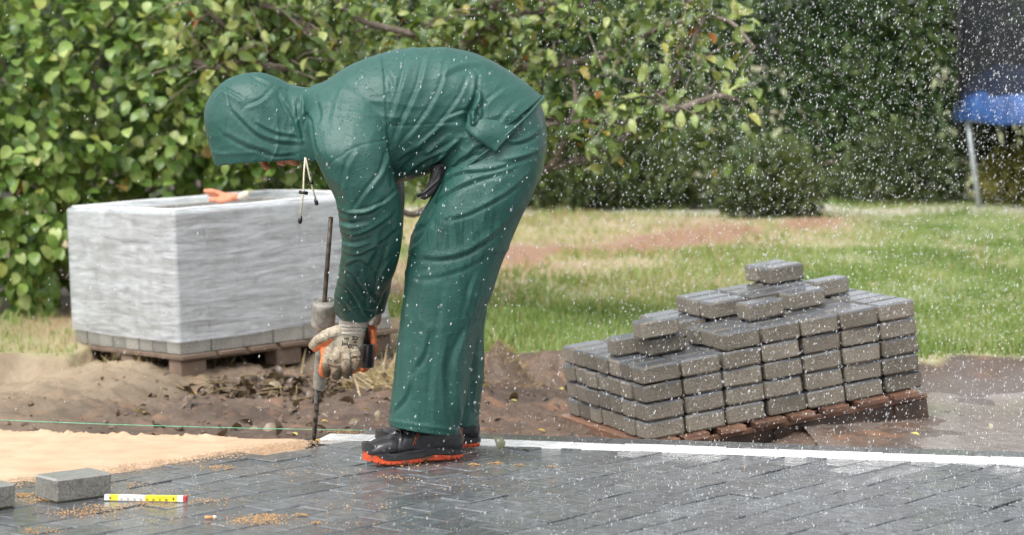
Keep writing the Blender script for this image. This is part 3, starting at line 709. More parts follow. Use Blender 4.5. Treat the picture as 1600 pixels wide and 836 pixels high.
grass('lawn_grass', 26000, (-.7, 3.0, 1), (11.0, 13.2), c_lawn, M['blade'], .03, .075, 32, 'taller green grass along the cut edge of the lawn', .1)
grass('dry_grass', 45000, (-2.7, 2.7, 1), (11.3, 23.0), c_dry, M['straw'], .03, .09, 33, 'straw-coloured dry grass in the lawn and beside the red earth strip', .08, .7)
grass('straw_litter', 2600, (-.75, -.1, 0), (9.9, 11.3), lambda x, y, r: r.random(len(x)) < np.exp(-((x+.42)/.2)**2-((y-10.9)/.3)**2), M['straw'], .05, .14, 34, 'tuft of pale straw on the soil between the worker and the wrapped pallet', .05, 1.6)
grass('straw_litter', 6000, (-.2, .2, 0), (10.8, 11.25), lambda x, y, r: r.random(len(x)) < .9*np.exp(-((x+.03)/.1)**2-((y-11.0)/.12)**2), M['straw'], .025, .06, 35, 'dry roots hanging over the clod at the cut turf edge', .05, 1.6)
# ------------------------------------------------------------------ pallets and stacks of pavers
def block_mesh(name, sx, sy, sz, bev, mat_, jit=0):
    v, f = box(sx, sy, sz, bev, (sx/2, sy/2, sz/2))
    if jit: v = [Vector((a.x+random.gauss(0, jit), a.y+random.gauss(0, jit), a.z+random.gauss(0, jit*.6))) for a in v]
    me = mesh(name, v, f, False); me.materials.append(mat_); return me
def frame(name, origin, R, label, cat, group=None):
    o = bpy.data.objects.new(name, None); link(o); M4 = R.to_4x4(); M4.translation = origin; o.matrix_world = M4; o.matrix_basis = M4
    return tag(o, label, cat, group)
def child(name, me, root, loc, rot=(0, 0, 0), mat_=None):
    o = bpy.data.objects.new(name, me); link(o, root); o.location = loc; o.rotation_euler = rot
    if mat_ is not None and not me.materials: me.materials.append(mat_)
    return o
# ---- tilted stack on the right
s_, c_ = math.sin(math.radians(8.4)), math.cos(math.radians(8.4))
Rr, Ur, Dr = Vector((1, 0, 0)), Vector((0, s_, c_)), Vector((0, c_, -s_))
r1 = Vector((.925, -.359, -.117)).normalized(); r2 = Vector((.124, .155, .98)); r2 = (r2-r1*r2.dot(r1)).normalized(); r3 = -(r1.cross(r2))
axs = [Rr*r1[k]+Ur*r2[k]+Dr*r3[k] for k in range(3)]
RS = Matrix([[axs[c][r_] for c in range(3)] for r_ in range(3)])
OS = P(1012, 690, 9.42)
pal = frame('wooden_pallet', OS, RS, 'wet reddish-brown wooden pallet sunk in the mud under the open stack of pavers', 'pallet')
for i in range(8):
    a0 = -.02+i*.152+random.uniform(-.008, .008); wb = .105 if i % 3 else .13
    child('deck_board', block_mesh('deck_board', wb, .86, .022, .003, M['wood_red'], .0012), pal, (a0, -.035-random.random()*.012, -.0235), (0, 0, random.gauss(0, .008)))
for b0 in (.0, .35, .70):
    child('stringer_board', block_mesh('stringer_board', 1.22, .1, .022, .003, M['wood_red'] if b0 == 0 else M['wood_shaded']), pal, (-.01, b0, -.047))
    for a0 in (.0, .53, 1.06):
        child('block', block_mesh('block', .145, .1, .078, .004, M['wood_shaded']), pal, (a0, b0, -.126))
    child('bottom_board', block_mesh('bottom_board', 1.22, .1, .02, .003, M['wood_shaded']), pal, (-.01, b0, -.1475))
child('side_board', block_mesh('side_board', 1.2, .022, .085, .003, M['wood_shaded']), pal, (0, .012, -.128))  # dark board closing the front underside, shade painted into its wood
child('side_board', block_mesh('side_board', .025, .82, .05, .003, M['wood_red']), pal, (-.028, -.01, -.05))
stk = frame('paver_stack', OS, RS, 'tilted open stack of grey-brown concrete pavers with wet dark tops on a sunken pallet', 'paver stack')
pm = [block_mesh('paver', PL-.0125, PW-.014, PT-.003, .0075, M['paver_stack'], .0016) for _ in range(5)]
for k in range(5):
    for i in range(7):
        for j in range(7):
            if k == 4 and (i < 2 or (i == 2 and j == 3)): continue
            child('paver', pm[random.randrange(5)], stk, (i*PL+.002*k+random.gauss(0, .0035)+.0025, j*PW+random.gauss(0, .0028), k*PT), (0, 0, random.gauss(0, .010)))
def loose(a, b, k, rz, label, m=None):
    o = bpy.data.objects.new('paver', m or pm[random.randrange(5)]); link(o)
    M4 = stk.matrix_basis @ Matrix.Translation((a+(.05 if k == 5 and a > .3 else .085 if k == 6 else 0), b, k*PT)) @ Matrix.Rotation(rz, 4, 'Z'); o.matrix_world = M4; o.matrix_basis = M4
    return tag(o, label, 'paver', 'loose pavers lying on top of the stack')
loose(.13, .19, 4, .05, 'lower front paver of the small pile at the left end of the stack')
loose(.04, .315, 4, -.1, 'lower back paver of the small pile, peeping out at the left end of the stack')
loose(.10, .17, 5, -.03, 'pale-cornered paver topping the small pile at the left end of the stack')
loose(.50, .155, 5, .03, 'front left paver of the upper course, just behind the front edge of the stack')
loose(.72, .225, 5, .0, 'paver of the upper course with a rough pale face, right of the front left one')
loose(.93, .40, 5, .06, 'rough-sided paver at the right end of the upper course, right of the topmost pair')
n_ = 0
for a0 in (.43, .605, .78):
    for b0 in (.345, .462, .579):
        if a0 > .7 and b0 < .4: loose(.735, .343, 5, .02, 'paver of the upper course right under the front of the topmost pair'); continue
        nm = {(.43, .345): 'front', (.43, .462): 'middle', (.43, .579): 'back', (.605, .345): 'front', (.605, .462): 'middle', (.605, .579): 'back', (.78, .462): 'middle', (.78, .579): 'back'}[(a0, b0)]
        cl_ = {.43: 'left', .605: 'central', .78: 'right'}[a0]
        loose(a0+random.gauss(0, .003), b0, 5, random.gauss(0, .012), f'{nm} paver of the {cl_} trio in the flat upper course on the stack')
loose(.745, .50, 6, .02, 'front paver of the topmost pair crowning the stack')
loose(.742, .617, 6, .025, 'back paver of the topmost pair crowning the stack')

# ---- film-wrapped stack on the left
th = math.radians(39.5); RW = Matrix(((math.cos(th), -math.sin(th), 0), (math.sin(th), math.cos(th), 0), (0, 0, 1)))
RW = Matrix.Rotation(math.radians(-2.6), 3, 'Y') @ RW
OW = G(283, 589, -.1)
RW = RW @ Matrix.Diagonal((.965, 1, 1))
pw = frame('wooden_pallet', OW, RW, 'brown wooden pallet on open soil under the film-wrapped stack', 'pallet')
for b0 in (.0, .41, .83):
    for a0 in (.0, .53, 1.06):
        child('block', block_mesh('block', .14, .1, .072, .004, M['wood_tan']), pw, (a0+.0, b0, -.01))
    child('stringer_board', block_mesh('stringer_board', 1.2, .1, .012, .003, M['wood_tan']), pw, (0, b0, .062))
for i, a0 in enumerate((-.01, .2, .372, .55, .72, .9, 1.08)):
    child('deck_board', block_mesh('deck_board', .145 if i else .19, .96, .020, .003, M['wood_tan'], .001), pw, (a0, -.03, .0742))
ws = frame('wrapped_paver_stack', OW, RW, 'big stack of grey pavers wrapped in whitish stretch film, left of the worker', 'paver stack')
dm = [block_mesh('paver', PL-.004, PW-.004, PT-.003, .003, M['paver_dry'], .0008) for _ in range(4)]
z0 = .0962
for i in range(7):
    for j in range(8):
        if j in (0, 7) or i in (0, 6): child('paver', dm[random.randrange(4)], ws, (i*PL+random.gauss(0, .002), j*PW+random.gauss(0, .002), z0), (0, 0, random.gauss(0, .006)))
inner = []
for k in range(1, 9):
    for i in range(7):
        for j in range(8):
            if k == 8 and 0 < i < 6 and 0 < j < 7: continue
            if j in (0, 7) or i in (0, 6) or k == 7:
                inner.append(xf(box(PL-.006, PW-.005, PT-.003, .003, (PL/2, PW/2, PT/2)), Matrix.Translation((i*PL+.006*math.sin(k*2.3+1)+random.gauss(0, .003), j*PW+.004*math.sin(k*1.7)+random.gauss(0, .003), z0+k*PT-(.012 if k == 8 else 0)))))
o = child('paver', mesh('hidden_pavers', *joined(inner), smooth=False), ws, (0, 0, 0), mat_=M['paver_dry']); tag(o, kind='stuff')
# the film: a shell with stretch ripples, an open lip round a sunken top
def film_mat():
    m = bpy.data.materials.new('stretch_film'); m.use_nodes = True; t = m.node_tree; b = t.nodes['Principled BSDF']
    v = coords(t, 'Object', (.6, .6, 4)); n = noise(t, v, 6, 6, .65, 1.1); n2 = noise(t, coords(t, 'Object', (.5, .5, 7)), 10, 6, .7, 1.3)
    n3 = noise(t, coords(t, 'Object'), 3.0, 4)
    c = mix(t, ramp(t, n2, [(.3, 0), (.7, 1)]), (.47, .505, .54), (.76, .80, .84)); c = mix(t, ramp(t, n3, [(.5, .0), (.68, .4)]), c, (.42, .44, .46)); t.links.new(c, b.inputs['Base Color'])
    pt = ramp(t, noise(t, coords(t, 'Object', (3.5, 3.5, 1.6)), 3.2, 5, .6), [(.5, 1), (.7, .82)])
    al = math_(t, 'ADD', math_(t, 'MULTIPLY', ramp(t, n, [(.35, 0), (.65, 1)]), .42), .34)
    al = math_(t, 'MULTIPLY', al, pt); t.links.new(al, b.inputs['Alpha']); b.inputs['Roughness'].default_value = .3; b.inputs['Specular IOR Level'].default_value = .6
    h = bump(t, None, n, .45, .008); bump(t, b, n2, .3, .003, h); return m
M['film'] = film_mat()
Wd, Dp, Zb, Zt = 1.185, .93, z0+PT*.9, z0+PT*9-.004
def rrect(s, n_, off, cr=.02):
    """point at fraction s round a rounded rectangle"""
    per = [(0, 0), (Wd, 0), (Wd, Dp), (0, Dp)]; L = [Wd, Dp, Wd, Dp]; tot = sum(L); d = s*tot
    for k in range(4):
        if d <= L[k]+1e-9:
            a, b = per[k], per[(k+1) % 4]; t = d/L[k]; x = a[0]+(b[0]-a[0])*t; y = a[1]+(b[1]-a[1])*t
            nx_, ny_ = [(0, -1), (1, 0), (0, 1), (-1, 0)][k]
            e = min(d, L[k]-d); 
            return x, y, nx_, ny_, min(1, e/.03)
        d -= L[k]
NS, NZ = 420, 64; V = []
for iz in range(NZ):
    z = Zb+(Zt-Zb)*iz/(NZ-1)
    for i in range(NS):
        x, y, nx_, ny_, e = rrect(i/NS, 0, 0)
        rp = .0022*float(vn(x*2.0+y*1.7, z*9, 0, 5))+.0006*float(vn(x*3+y*2.5, z*60, 0, 6))+.0012*float(vn(x*14, y*14, z*12, 7))
        o_r = .010+rp*e+.008*math.sin(x*math.pi/Wd)*abs(ny_)*e
        cx, cy = Wd/2-x, Dp/2-y
        V.append((x+nx_*o_r-.004-(1-e)*math.copysign(.006, -cx)*-1*0, y+ny_*o_r-.004, z+(.010*float(vn(x*3+y*2, 0, 0, 9)) if iz == 0 else 0)))
# lip: rises and folds in, then the sunken sheet
lip = [(0, .012), (.018, .016), (.03, .004), (.036, -.028), (.20, -.034)]
for off, dz in lip:
    for i in range(NS):
        x, y, nx_, ny_, e = rrect(i/NS, 0, 0)
        kx = 1-2*off/Wd; ky = 1-2*off/Dp
        V.append(((x-Wd/2)*kx+Wd/2-.004, (y-Dp/2)*ky+Dp/2-.004, Zt+dz*.8+.0015*float(vn(x*7, y*7, off*20, 11))))
rows = NZ+len(lip); Fc = []
for a in range(rows-1):
    for i in range(NS): Fc.append((a*NS+i, a*NS+(i+1) % NS, (a+1)*NS+(i+1) % NS, (a+1)*NS+i))
V.append((Wd/2, Dp/2, Zt-.034)); 
me = mesh('film', V, Fc); bm = bmesh.new(); bm.from_mesh(me); bm.verts.ensure_lookup_table(); c_i = len(V)-1
for i in range(NS): bm.faces.new((bm.verts[(rows-1)*NS+i], bm.verts[(rows-1)*NS+(i+1) % NS], bm.verts[c_i]))
bm.to_mesh(me); bm.free(); me.shade_smooth()
child('film', me, ws, (0, 0, 0), mat_=M['film'])
# twisted white film ridges near the corner and along the upper rim
M['film_white'] = simple('bunched_film', [(.3, (.66, .68, .69)), (.7, (.86, .87, .88))], 30, .3, .4, 60, .003)
rim = []
pts = [( (x-Wd/2)*(1-.022)+Wd/2, (y-Dp/2)*(1-.03)+Dp/2, Zt+.014+.0012*math.sin(i*.3)) for i, (x, y, a, b, e) in enumerate(rrect(q/160, 0, 0) for q in range(161))]
child('film_rim', mesh('film_rim', *tube(pts, [.005+.0012*abs(float(vn(i*.3, 0, 0, 3))) for i in range(161)], 6)), ws, (0, 0, 0), mat_=M['film_white'])

kn = []
for q in range(26):
    z = Zt-.02-q*.0215+random.gauss(0, .003)
    if random.random() < .2: continue
    x_, y_ = -.012+random.gauss(0, .003), -.012+random.gauss(0, .003)
    kn.append(tube([(x_-.012, y_+.012, z), (x_, y_-.003, z-.004), (x_+.02+random.random()*.02, y_-.001, z-.007)], [.002, .004+.0035*random.random(), .0015], 6))
0 and child('film_fold', mesh('film_fold', *joined(kn)), ws, (0, 0, 0), mat_=M['film_white'])
# ---- discarded glove lying on the rim
# ------------------------------------------------------------------ shapes grown from sections, fused into one skin
def loft(secs, n=36, sub=5, ex=2.3):
    """secs: (top/left px, py, bottom/right px, py, Y centre, half depth)"""
    S = smoothpts(secs, sub); V = []; Fc = []; m = len(S)
    for s in S:
        A = P(s[0], s[1], s[4]); B = P(s[2], s[3], s[4]); c = (A+B)/2; h = (A-B)/2
        for k in range(n):
            a = 2*math.pi*k/n; ca, sa = math.cos(a), math.sin(a)
            u = math.copysign(abs(ca)**(2/ex), ca); v = math.copysign(abs(sa)**(2/ex), sa)
            V.append(c+h*u+Vector((0, -s[5]*v, 0)))
    for i in range(m-1):
        for k in range(n): Fc.append((i*n+k, i*n+(k+1) % n, (i+1)*n+(k+1) % n, (i+1)*n+k))
    Fc.append(tuple(range(n))[::-1]); Fc.append(tuple((m-1)*n+k for k in range(n)))
    return V, Fc
def ell(px, py, Y, rx, ry, rz, rot=0, n=16):
    """ellipsoid, radii in metres"""
    bm = bmesh.new(); bmesh.ops.create_uvsphere(bm, u_segments=n, v_segments=n//2+2, radius=1)
    Mt = Matrix.Translation(P(px, py, Y)) @ Matrix.Rotation(rot, 4, 'Y') @ Matrix.Diagonal((rx, ry, rz, 1))
    bm.verts.index_update(); r = ([Mt @ v.co for v in bm.verts], [[v.index for v in f.verts] for f in bm.faces]); bm.free(); return r
def chain(pts, n=12):
    """pts: (px,py,Y,r_px): a tapered limb with round ends"""
    pts = smoothpts(pts, 4); V, Fc = tube([P(p[0], p[1], p[2]) for p in pts], [p[3]*p[2]/FP for p in pts], n)
    out = [(V, Fc)]
    for p in (pts[0], pts[-1]):
        r_ = p[3]*p[2]/FP; out.append(ell(p[0], p[1], p[2], r_, r_, r_, 0, 12))
    return joined(out)
def fuse(name, parts, voxel, smooth_it=6, extra=None):
    me = mesh('tmp', *joined(parts)); bm = bmesh.new(); bm.from_mesh(me); bmesh.ops.recalc_face_normals(bm, faces=bm.faces); bm.to_mesh(me); bm.free()
    o = bpy.data.objects.new('tmp', me); COL.objects.link(o)
    md = o.modifiers.new('r', 'REMESH'); md.mode = 'VOXEL'; md.voxel_size = voxel; md.adaptivity = 0
    s = o.modifiers.new('s', 'SMOOTH'); s.factor = .5; s.iterations = smooth_it
    dg = bpy.context.evaluated_depsgraph_get(); dg.update(); r = bpy.data.meshes.new_from_object(o.evaluated_get(dg)); r.name = name
    bpy.data.objects.remove(o); bpy.data.meshes.remove(me); r.materials.clear(); r.shade_smooth(); return r
def getco(me):
    a = np.empty(len(me.vertices)*3, np.float32); me.vertices.foreach_get('co', a); b = np.empty_like(a); me.vertices.foreach_get('normal', b)
    return a.reshape(-1, 3).astype(float), b.reshape(-1, 3).astype(float)
def setco(me, c): me.vertices.foreach_set('co', c.astype(np.float32).ravel()); me.update()
def folds(me, F_, side=-1, wr=.004, wscale=(9, 9, 9), seed=0, fs=.72):
    c, n = getco(me); disp = np.zeros(len(c))
    px = 800+c[:, 0]*FP/c[:, 1]; py = HZ+(CH-c[:, 2])*FP/c[:, 1]
    m = ss(n[:, 1]*side, -.15, .35)
    for f in F_:
        k = len(f) > 3 and f[3] == 'seam'; amp, wd_ = f[0]/1000*(1 if k else fs), f[1]*(1 if k else .74); pts = np.array(smoothpts([(a[0], a[1]) for a in f[2]], 4))
        lo = pts.min(0)-wd_*5; hi = pts.max(0)+wd_*5
        q = np.where((px > lo[0]) & (px < hi[0]) & (py > lo[1]) & (py < hi[1]) & (n[:, 1]*side > -.2))[0]
        if not len(q): continue
        best = np.full(len(q), 1e9); sg = np.zeros(len(q)); tt = np.zeros(len(q)); L = len(pts)-1
        for i in range(L):
            a, b = pts[i], pts[i+1]; d = b-a; l2 = (d**2).sum()+1e-9
            t = np.clip(((px[q]-a[0])*d[0]+(py[q]-a[1])*d[1])/l2, 0, 1)
            ex, ey = px[q]-a[0]-t*d[0], py[q]-a[1]-t*d[1]; ds = ex*ex+ey*ey; cr = d[0]*ey-d[1]*ex
            u = ds < best; best = np.where(u, ds, best); sg = np.where(u, np.sign(cr), sg); tt = np.where(u, (i+t)/L, tt)
        ds = np.sqrt(best); sd_ = ds*sg; g = np.exp(-(ds/wd_)**2)
        if k: disp[q] += amp*g*m[q]
        else:
            env = np.sin(np.pi*np.clip(.04+tt*.92, 0, 1))**.6
            disp[q] += amp*env*m[q]*(np.exp(-(ds/(wd_*np.where(sg > 0, .62, 1.15)))**1.5)-.8*np.exp(-((sd_-1.25*wd_)/(wd_*.6))**2))
    X = c*np.array(wscale)
    a1, a2, a3 = X[:, 0], X[:, 1], X[:, 2]; w1 = vn(a1*.6, a2*.6, a3*.6, seed+3); w2_ = vn(a1*.6+9, a2*.6, a3*.6, seed+4)
    for sc_, am, sd in ((.55, 1.3, 0), (1.0, .9, 10), (2.1, .45, 20)):
        v_ = vn(a1*sc_+w1*1.3, a2*sc_, a3*sc_+w2_*1.3, seed+sd); disp += wr*am*((1-np.abs(v_)*1.6).clip(0, 1)**2.2-.35)
    disp += wr*.5*vn(a1*.5, a2*.5, a3*.5, seed+1)
    setco(me, c+n*disp[:, None]); me.shade_smooth()

person = empty('person', P(680, 712, 8.22), 'person bent double in green hooded rain suit and black safety shoes, gripping a rod', 'person')
# body: one skin from crown to ankles, almost all of it inside the clothes
b_ = [ell(392, 193, 8.24, .100, .076, .088, .12, 20), ell(424, 214, 8.24, .088, .060, .066, .1, 18), ell(446, 237, 8.23, .038, .048, .040), ell(405, 243, 8.23, .03, .05, .022),
      ell(460, 250, 8.22, .022, .028, .021), ell(412, 254, 8.22, .012, .013, .026, -.5), ell(416, 261, 8.22, .014, .017, .012), ell(436, 253, 8.22, .009, .025, .012),
      ell(443, 255, 8.22, .010, .023, .011), ell(398, 236, 8.24, .012, .055, .014), ell(414, 194, 8.155, .024, .010, .014, .3), ell(414, 194, 8.325, .024, .010, .014, .3),
      ell(427, 238, 8.20, .018, .018, .012), ell(427, 238, 8.28, .018, .018, .012),
      chain([(440, 200, 8.24, 32), (480, 190, 8.24, 32), (520, 185, 8.23, 50)]),
      loft([(500, 130, 505, 235, 8.23, .12), (550, 112, 548, 250, 8.22, .19), (620, 92, 612, 250, 8.22, .17), (700, 88, 680, 240, 8.22, .15), (780, 120, 720, 260, 8.22, .17), (835, 185, 735, 290, 8.22, .17)]),
      chain([(545, 165, 8.07, 28), (560, 240, 8.01, 24), (582, 330, 8.02, 19), (570, 420, 8.14, 14), (556, 495, 8.275, 11)]),
      chain([(545, 165, 8.39, 26), (578, 240, 8.45, 22), (600, 330, 8.46, 17), (592, 420, 8.44, 13), (586, 500, 8.44, 10)]),
      chain([(775, 245, 8.12, 44), (735, 380, 8.10, 36), (690, 500, 8.11, 26), (672, 600, 8.12, 20), (684, 690, 8.13, 11)]),
      chain([(775, 245, 8.32, 42), (740, 380, 8.33, 34), (712, 500, 8.34, 25), (704, 600, 8.34, 19), (718, 688, 8.38, 10)])]
body = mobj('body', fuse('body', b_, .005, 4), M['skin'], person)
hc, hn = None, None
hair = fuse('hair', [ell(388, 186, 8.24, .104, .082, .088, .12, 20), ell(424, 176, 8.24, .06, .07, .05, .1)], .006, 3)
mobj('hair', hair, M['hair'], person)
for yy in (8.205, 8.275):     # eyes under the brow
    mobj('eye', mesh('eye', *ell(403, 243, yy, .010, .011, .009, 0, 12)), M['cord'], person)

# jacket
TY_ = 8.22
jk = [loft([(474, 142, 484, 205, TY_, .085), (488, 134, 494, 238, TY_, .14), (510, 126, 512, 262, TY_, .19), (545, 103, 545, 280, TY_, .228), (600, 82, 590, 292, TY_, .245), (650, 74, 632, 284, TY_, .24), (700, 74, 660, 276, TY_, .232), (745, 84, 674, 270, TY_, .228), (790, 107, 682, 272, TY_, .23), (820, 128, 686, 276, TY_, .232), (848, 151, 690, 281, TY_, .232)], 56, 6, 2.5)]
slv = [loft([(545, 112, 592, 96, 8.17, .05), (500, 145, 598, 118, 8.11, .085), (482, 190, 604, 172, 8.045, .098), (489, 235, 609, 225, 7.99, .105), (507, 275, 615, 270, 7.98, .102), (524, 312, 625, 310, 7.985, .098), (530, 345, 628, 345, 8.0, .092), (534, 385, 626, 385, 8.04, .085), (528, 430, 615, 428, 8.12, .078), (521, 465, 601, 458, 8.2, .068), (522, 487, 588, 489, 8.25, .055), (533, 500, 578, 502, 8.27, .042)], 44, 6, 2.35)]
fsl = [loft([(530, 130, 600, 120, 8.36, .06), (505, 190, 600, 180, 8.43, .09), (525, 235, 618, 230, 8.47, .09), (545, 290, 632, 292, 8.47, .085), (560, 340, 630, 340, 8.46, .075), (565, 385, 624, 385, 8.45, .07), (566, 430, 614, 430, 8.44, .06), (570, 470, 606, 468, 8.44, .05), (573, 490, 600, 490, 8.44, .04)], 36, 5, 2.2)]
jm = fuse('jacket', jk+slv+fsl, .0042, 7)
JF = [ # back and flank
 (7, 7, [(640, 95), (628, 140), (612, 190)]), (7, 7, [(668, 90), (655, 140), (628, 200), (616, 235)]), (6, 6, [(700, 100), (690, 140), (660, 190), (630, 225)]),
 (6, 6, [(735, 120), (722, 150), (690, 195), (650, 235), (622, 262)]), (11, 6, [(722, 178), (738, 150), (742, 118)]), (-30, 8, [(733, 200), (731, 180), (742, 150)]), (14, 7, [(748, 190), (750, 165), (748, 145)]), (-16, 8, [(722, 222), (700, 245), (680, 262)]), (-12, 8, [(690, 205), (660, 230), (630, 252)]),
 (8, 5, [(752, 200), (738, 178), (718, 178), (690, 190)]), (9, 6, [(700, 212), (672, 235), (640, 262), (622, 280)]), (9, 5, [(712, 222), (690, 236), (660, 250), (628, 270)]), (8, 5, [(705, 240), (680, 250), (655, 268), (640, 285)]),
 (-10, 8, [(726, 215), (728, 195), (732, 182)]), (8, 6, [(760, 215), (745, 195), (740, 180)]), (6, 7, [(790, 140), (760, 165), (745, 195)]), (5, 8, [(815, 160), (790, 185), (770, 215)]),
 (6, 6, [(720, 255), (740, 230), (765, 222)]), (6, 5, [(695, 275), (715, 250), (735, 238)]), (5, 8, [(605, 100), (618, 130), (616, 165)]), (-6, 9, [(750, 108), (720, 110), (690, 125)]),
 # sleeve and shoulder
 (7, 6, [(480, 172), (492, 190), (496, 225), (510, 255)]), (6, 6, [(500, 150), (505, 180), (500, 200)]), (5, 8, [(545, 120), (530, 150), (520, 190)]), (6, 7, [(560, 235), (545, 262), (538, 300)]),
 (8, 6, [(610, 235), (598, 270), (575, 300), (555, 330)]), (7, 5, [(622, 300), (600, 318), (570, 330), (545, 332)]), (11, 6, [(528, 325), (550, 332), (575, 330), (592, 318)]), (-11, 6, [(530, 345), (550, 350), (575, 345)]),
 (11, 6, [(531, 360), (552, 366), (580, 356), (610, 335)]), (-9, 6, [(534, 376), (555, 380), (580, 372)]), (9, 6, [(536, 392), (560, 396), (590, 380), (618, 355)]), (9, 6, [(540, 412), (560, 404), (580, 412), (600, 430)]),
 (8, 5, [(535, 420), (555, 428), (570, 450), (585, 470)]), (8, 5, [(526, 440), (545, 450), (560, 470), (570, 492)]), (8, 5, [(610, 405), (595, 425), (590, 455)]), (7, 5, [(522, 462), (540, 470), (552, 488)]), (6, 6, [(616, 370), (605, 400), (598, 430)]),
 (7, 4, [(545, 485), (560, 480), (580, 484)]), (-8, 8, [(600, 360), (590, 395), (575, 420)]), (6, 5, [(566, 430), (575, 455), (577, 480)]),
 # seams
 (-3.2, 2.6, [(598, 84), (601, 120), (604, 170), (608, 220), (612, 262), (613, 290)], 'seam'), (2.4, 3.2, [(593, 84), (597, 120), (600, 170), (604, 220), (608, 262)], 'seam'),
 (-2, 1.6, [(510, 262), (522, 250), (540, 240)], 'seam'), (-2, 1.6, [(541, 237), (560, 228), (585, 222), (609, 219)], 'seam'),
 (-2, 1.6, [(609, 197), (640, 196), (680, 193), (712, 190)], 'seam'), (-2.4, 2, [(747, 197), (765, 216), (782, 234)], 'seam')]
folds(jm, JF, -1, .0026, (8, 8, 8), 5)
c, n = getco(jm)
jacket = mobj('jacket', jm, M['rain'], person)
# hem binding
hem = []
A, B = np.array(P(849, 151, TY_)), np.array(P(690, 281, TY_)); cc = (A+B)/2; hh = (A-B)/2
for k in range(73):
    a = 2*math.pi*k/72; ca, sa = math.cos(a), math.sin(a)
    u = math.copysign(abs(ca)**(2/2.5), ca); v = math.copysign(abs(sa)**(2/2.5), sa)
    p = cc+hh*u*1.01+np.array([0, -.236*v, 0])
    if sa > 0: p = p+np.array(P(0, 0, 1)*0)+np.array([.006, 0, -.016])*math.sin(a)**2      # near corner of the hem hangs lowest
    hem.append(Vector(p))
mobj('jacket_hem', mesh('jacket_hem', *tube(hem, .0045, 6)), M['rain'], person)
# pointed rear panel of the jacket, standing away over the trouser seat
fl = []
nu_, nv_ = 26, 22
for i in range(nu_):
    for j in range(nv_):
        u = i/(nu_-1); v = j/(nv_-1)
        a = np.array([742+(848-742)*u, 108+(151-108)*u]); b = np.array([724+(776-724)*u, 202+(238-202)*u])
        q = a*(1-v)+b*v
        ang = v*math.pi*.62
        Y = TY_-.246*math.sin(max(.0, min(1, v*1.06))*math.pi/2)**.72-.004+.03*(1-min(1, u*2.2))**2
        fl.append(P(q[0]+2*math.sin(v*9+u*3), q[1], Y-.004*math.sin(u*7+v*5)))
Fc = [(i*nv_+j, i*nv_+j+1, (i+1)*nv_+j+1, (i+1)*nv_+j) for i in range(nu_-1) for j in range(nv_-1)]
fm = mesh('jacket_tail', fl, Fc)
fo = mobj('jacket_tail', fm, M['rain'], person); sm = fo.modifiers.new('t', 'SOLIDIFY'); sm.thickness = .004

# trousers
tr = [loft([(700, 190, 835, 150, 8.22, .17), (700, 235, 848, 176, 8.22, .195), (690, 268, 853, 212, 8.22, .20), (684, 292, 850, 250, 8.22, .19), (680, 310, 842, 285, 8.22, .16)], 48, 5, 2.5),
      loft([(700, 200, 840, 170, 8.13, .10), (690, 262, 851, 215, 8.12, .125), (677, 300, 848, 255, 8.11, .13), (656, 340, 832, 305, 8.10, .128), (641, 374, 812, 346, 8.10, .124), (635, 410, 792, 395, 8.10, .12), (630, 455, 771, 455, 8.10, .115), (624, 510, 750, 512, 8.10, .108), (617, 565, 738, 568, 8.10, .105), (611, 620, 729, 626, 8.10, .104), (607, 663, 714, 679, 8.10, .103)], 48, 6, 2.2),
      loft([(710, 200, 835, 175, 8.31, .10), (700, 262, 845, 215, 8.32, .12), (690, 300, 842, 255, 8.33, .12), (675, 340, 826, 305, 8.33, .12), (665, 380, 806, 350, 8.34, .115), (660, 420, 786, 400, 8.34, .11), (655, 460, 766, 455, 8.34, .105), (650, 510, 757, 510, 8.34, .10), (645, 565, 757, 566, 8.34, .098), (643, 620, 752, 620, 8.34, .096), (645, 656, 748, 665, 8.34, .095)], 44, 6, 2.2)]
tm = fuse('trousers', tr, .0042, 6)
TF = [(8, 8, [(650, 398), (690, 400), (730, 390), (780, 355), (815, 318)]), (3, 8, [(638, 430), (680, 428), (730, 412), (775, 385)]), (8, 7, [(672, 318), (700, 300), (740, 280), (800, 262)]), (7, 6, [(690, 282), (720, 268), (770, 262), (830, 240)]),
 (9, 6, [(778, 212), (800, 222), (825, 215), (845, 200)]), (7, 6, [(782, 250), (810, 245), (840, 235)]), (6, 6, [(700, 340), (735, 330), (790, 300), (825, 270)]), (8, 6, [(645, 360), (662, 345), (676, 322)]), (-8, 7, [(640, 385), (655, 372), (668, 350)]),
 (9, 10, [(740, 510), (722, 540), (712, 580), (716, 630), (722, 665)]), (-9, 9, [(705, 530), (698, 580), (702, 640)]), (6, 9, [(665, 430), (655, 500), (650, 580), (648, 660)]), (6, 10, [(700, 450), (690, 520), (680, 600), (676, 665)]), (5, 7, [(636, 460), (632, 530), (627, 600)]),
 (6, 7, [(745, 430), (735, 460), (728, 500)]), (-7, 8, [(755, 470), (742, 500), (730, 540)]), (6, 7, [(612, 640), (630, 620), (640, 590)]), (7, 7, [(750, 510), (745, 570), (742, 640)]), (6, 8, [(645, 575), (660, 550), (668, 510)]),
 (-2.2, 2, [(715, 264), (745, 250), (776, 238)], 'seam'), (7, 7, [(700, 262), (726, 240), (760, 236)]), (8, 6, [(715, 235), (740, 215), (765, 205)]), (2.4, 3, [(608, 657), (640, 663), (680, 668), (716, 673)], 'seam')]
folds(tm, TF, -1, .0032, (7, 7, 4.0), 11)
mobj('trousers', tm, M['rain'], person)

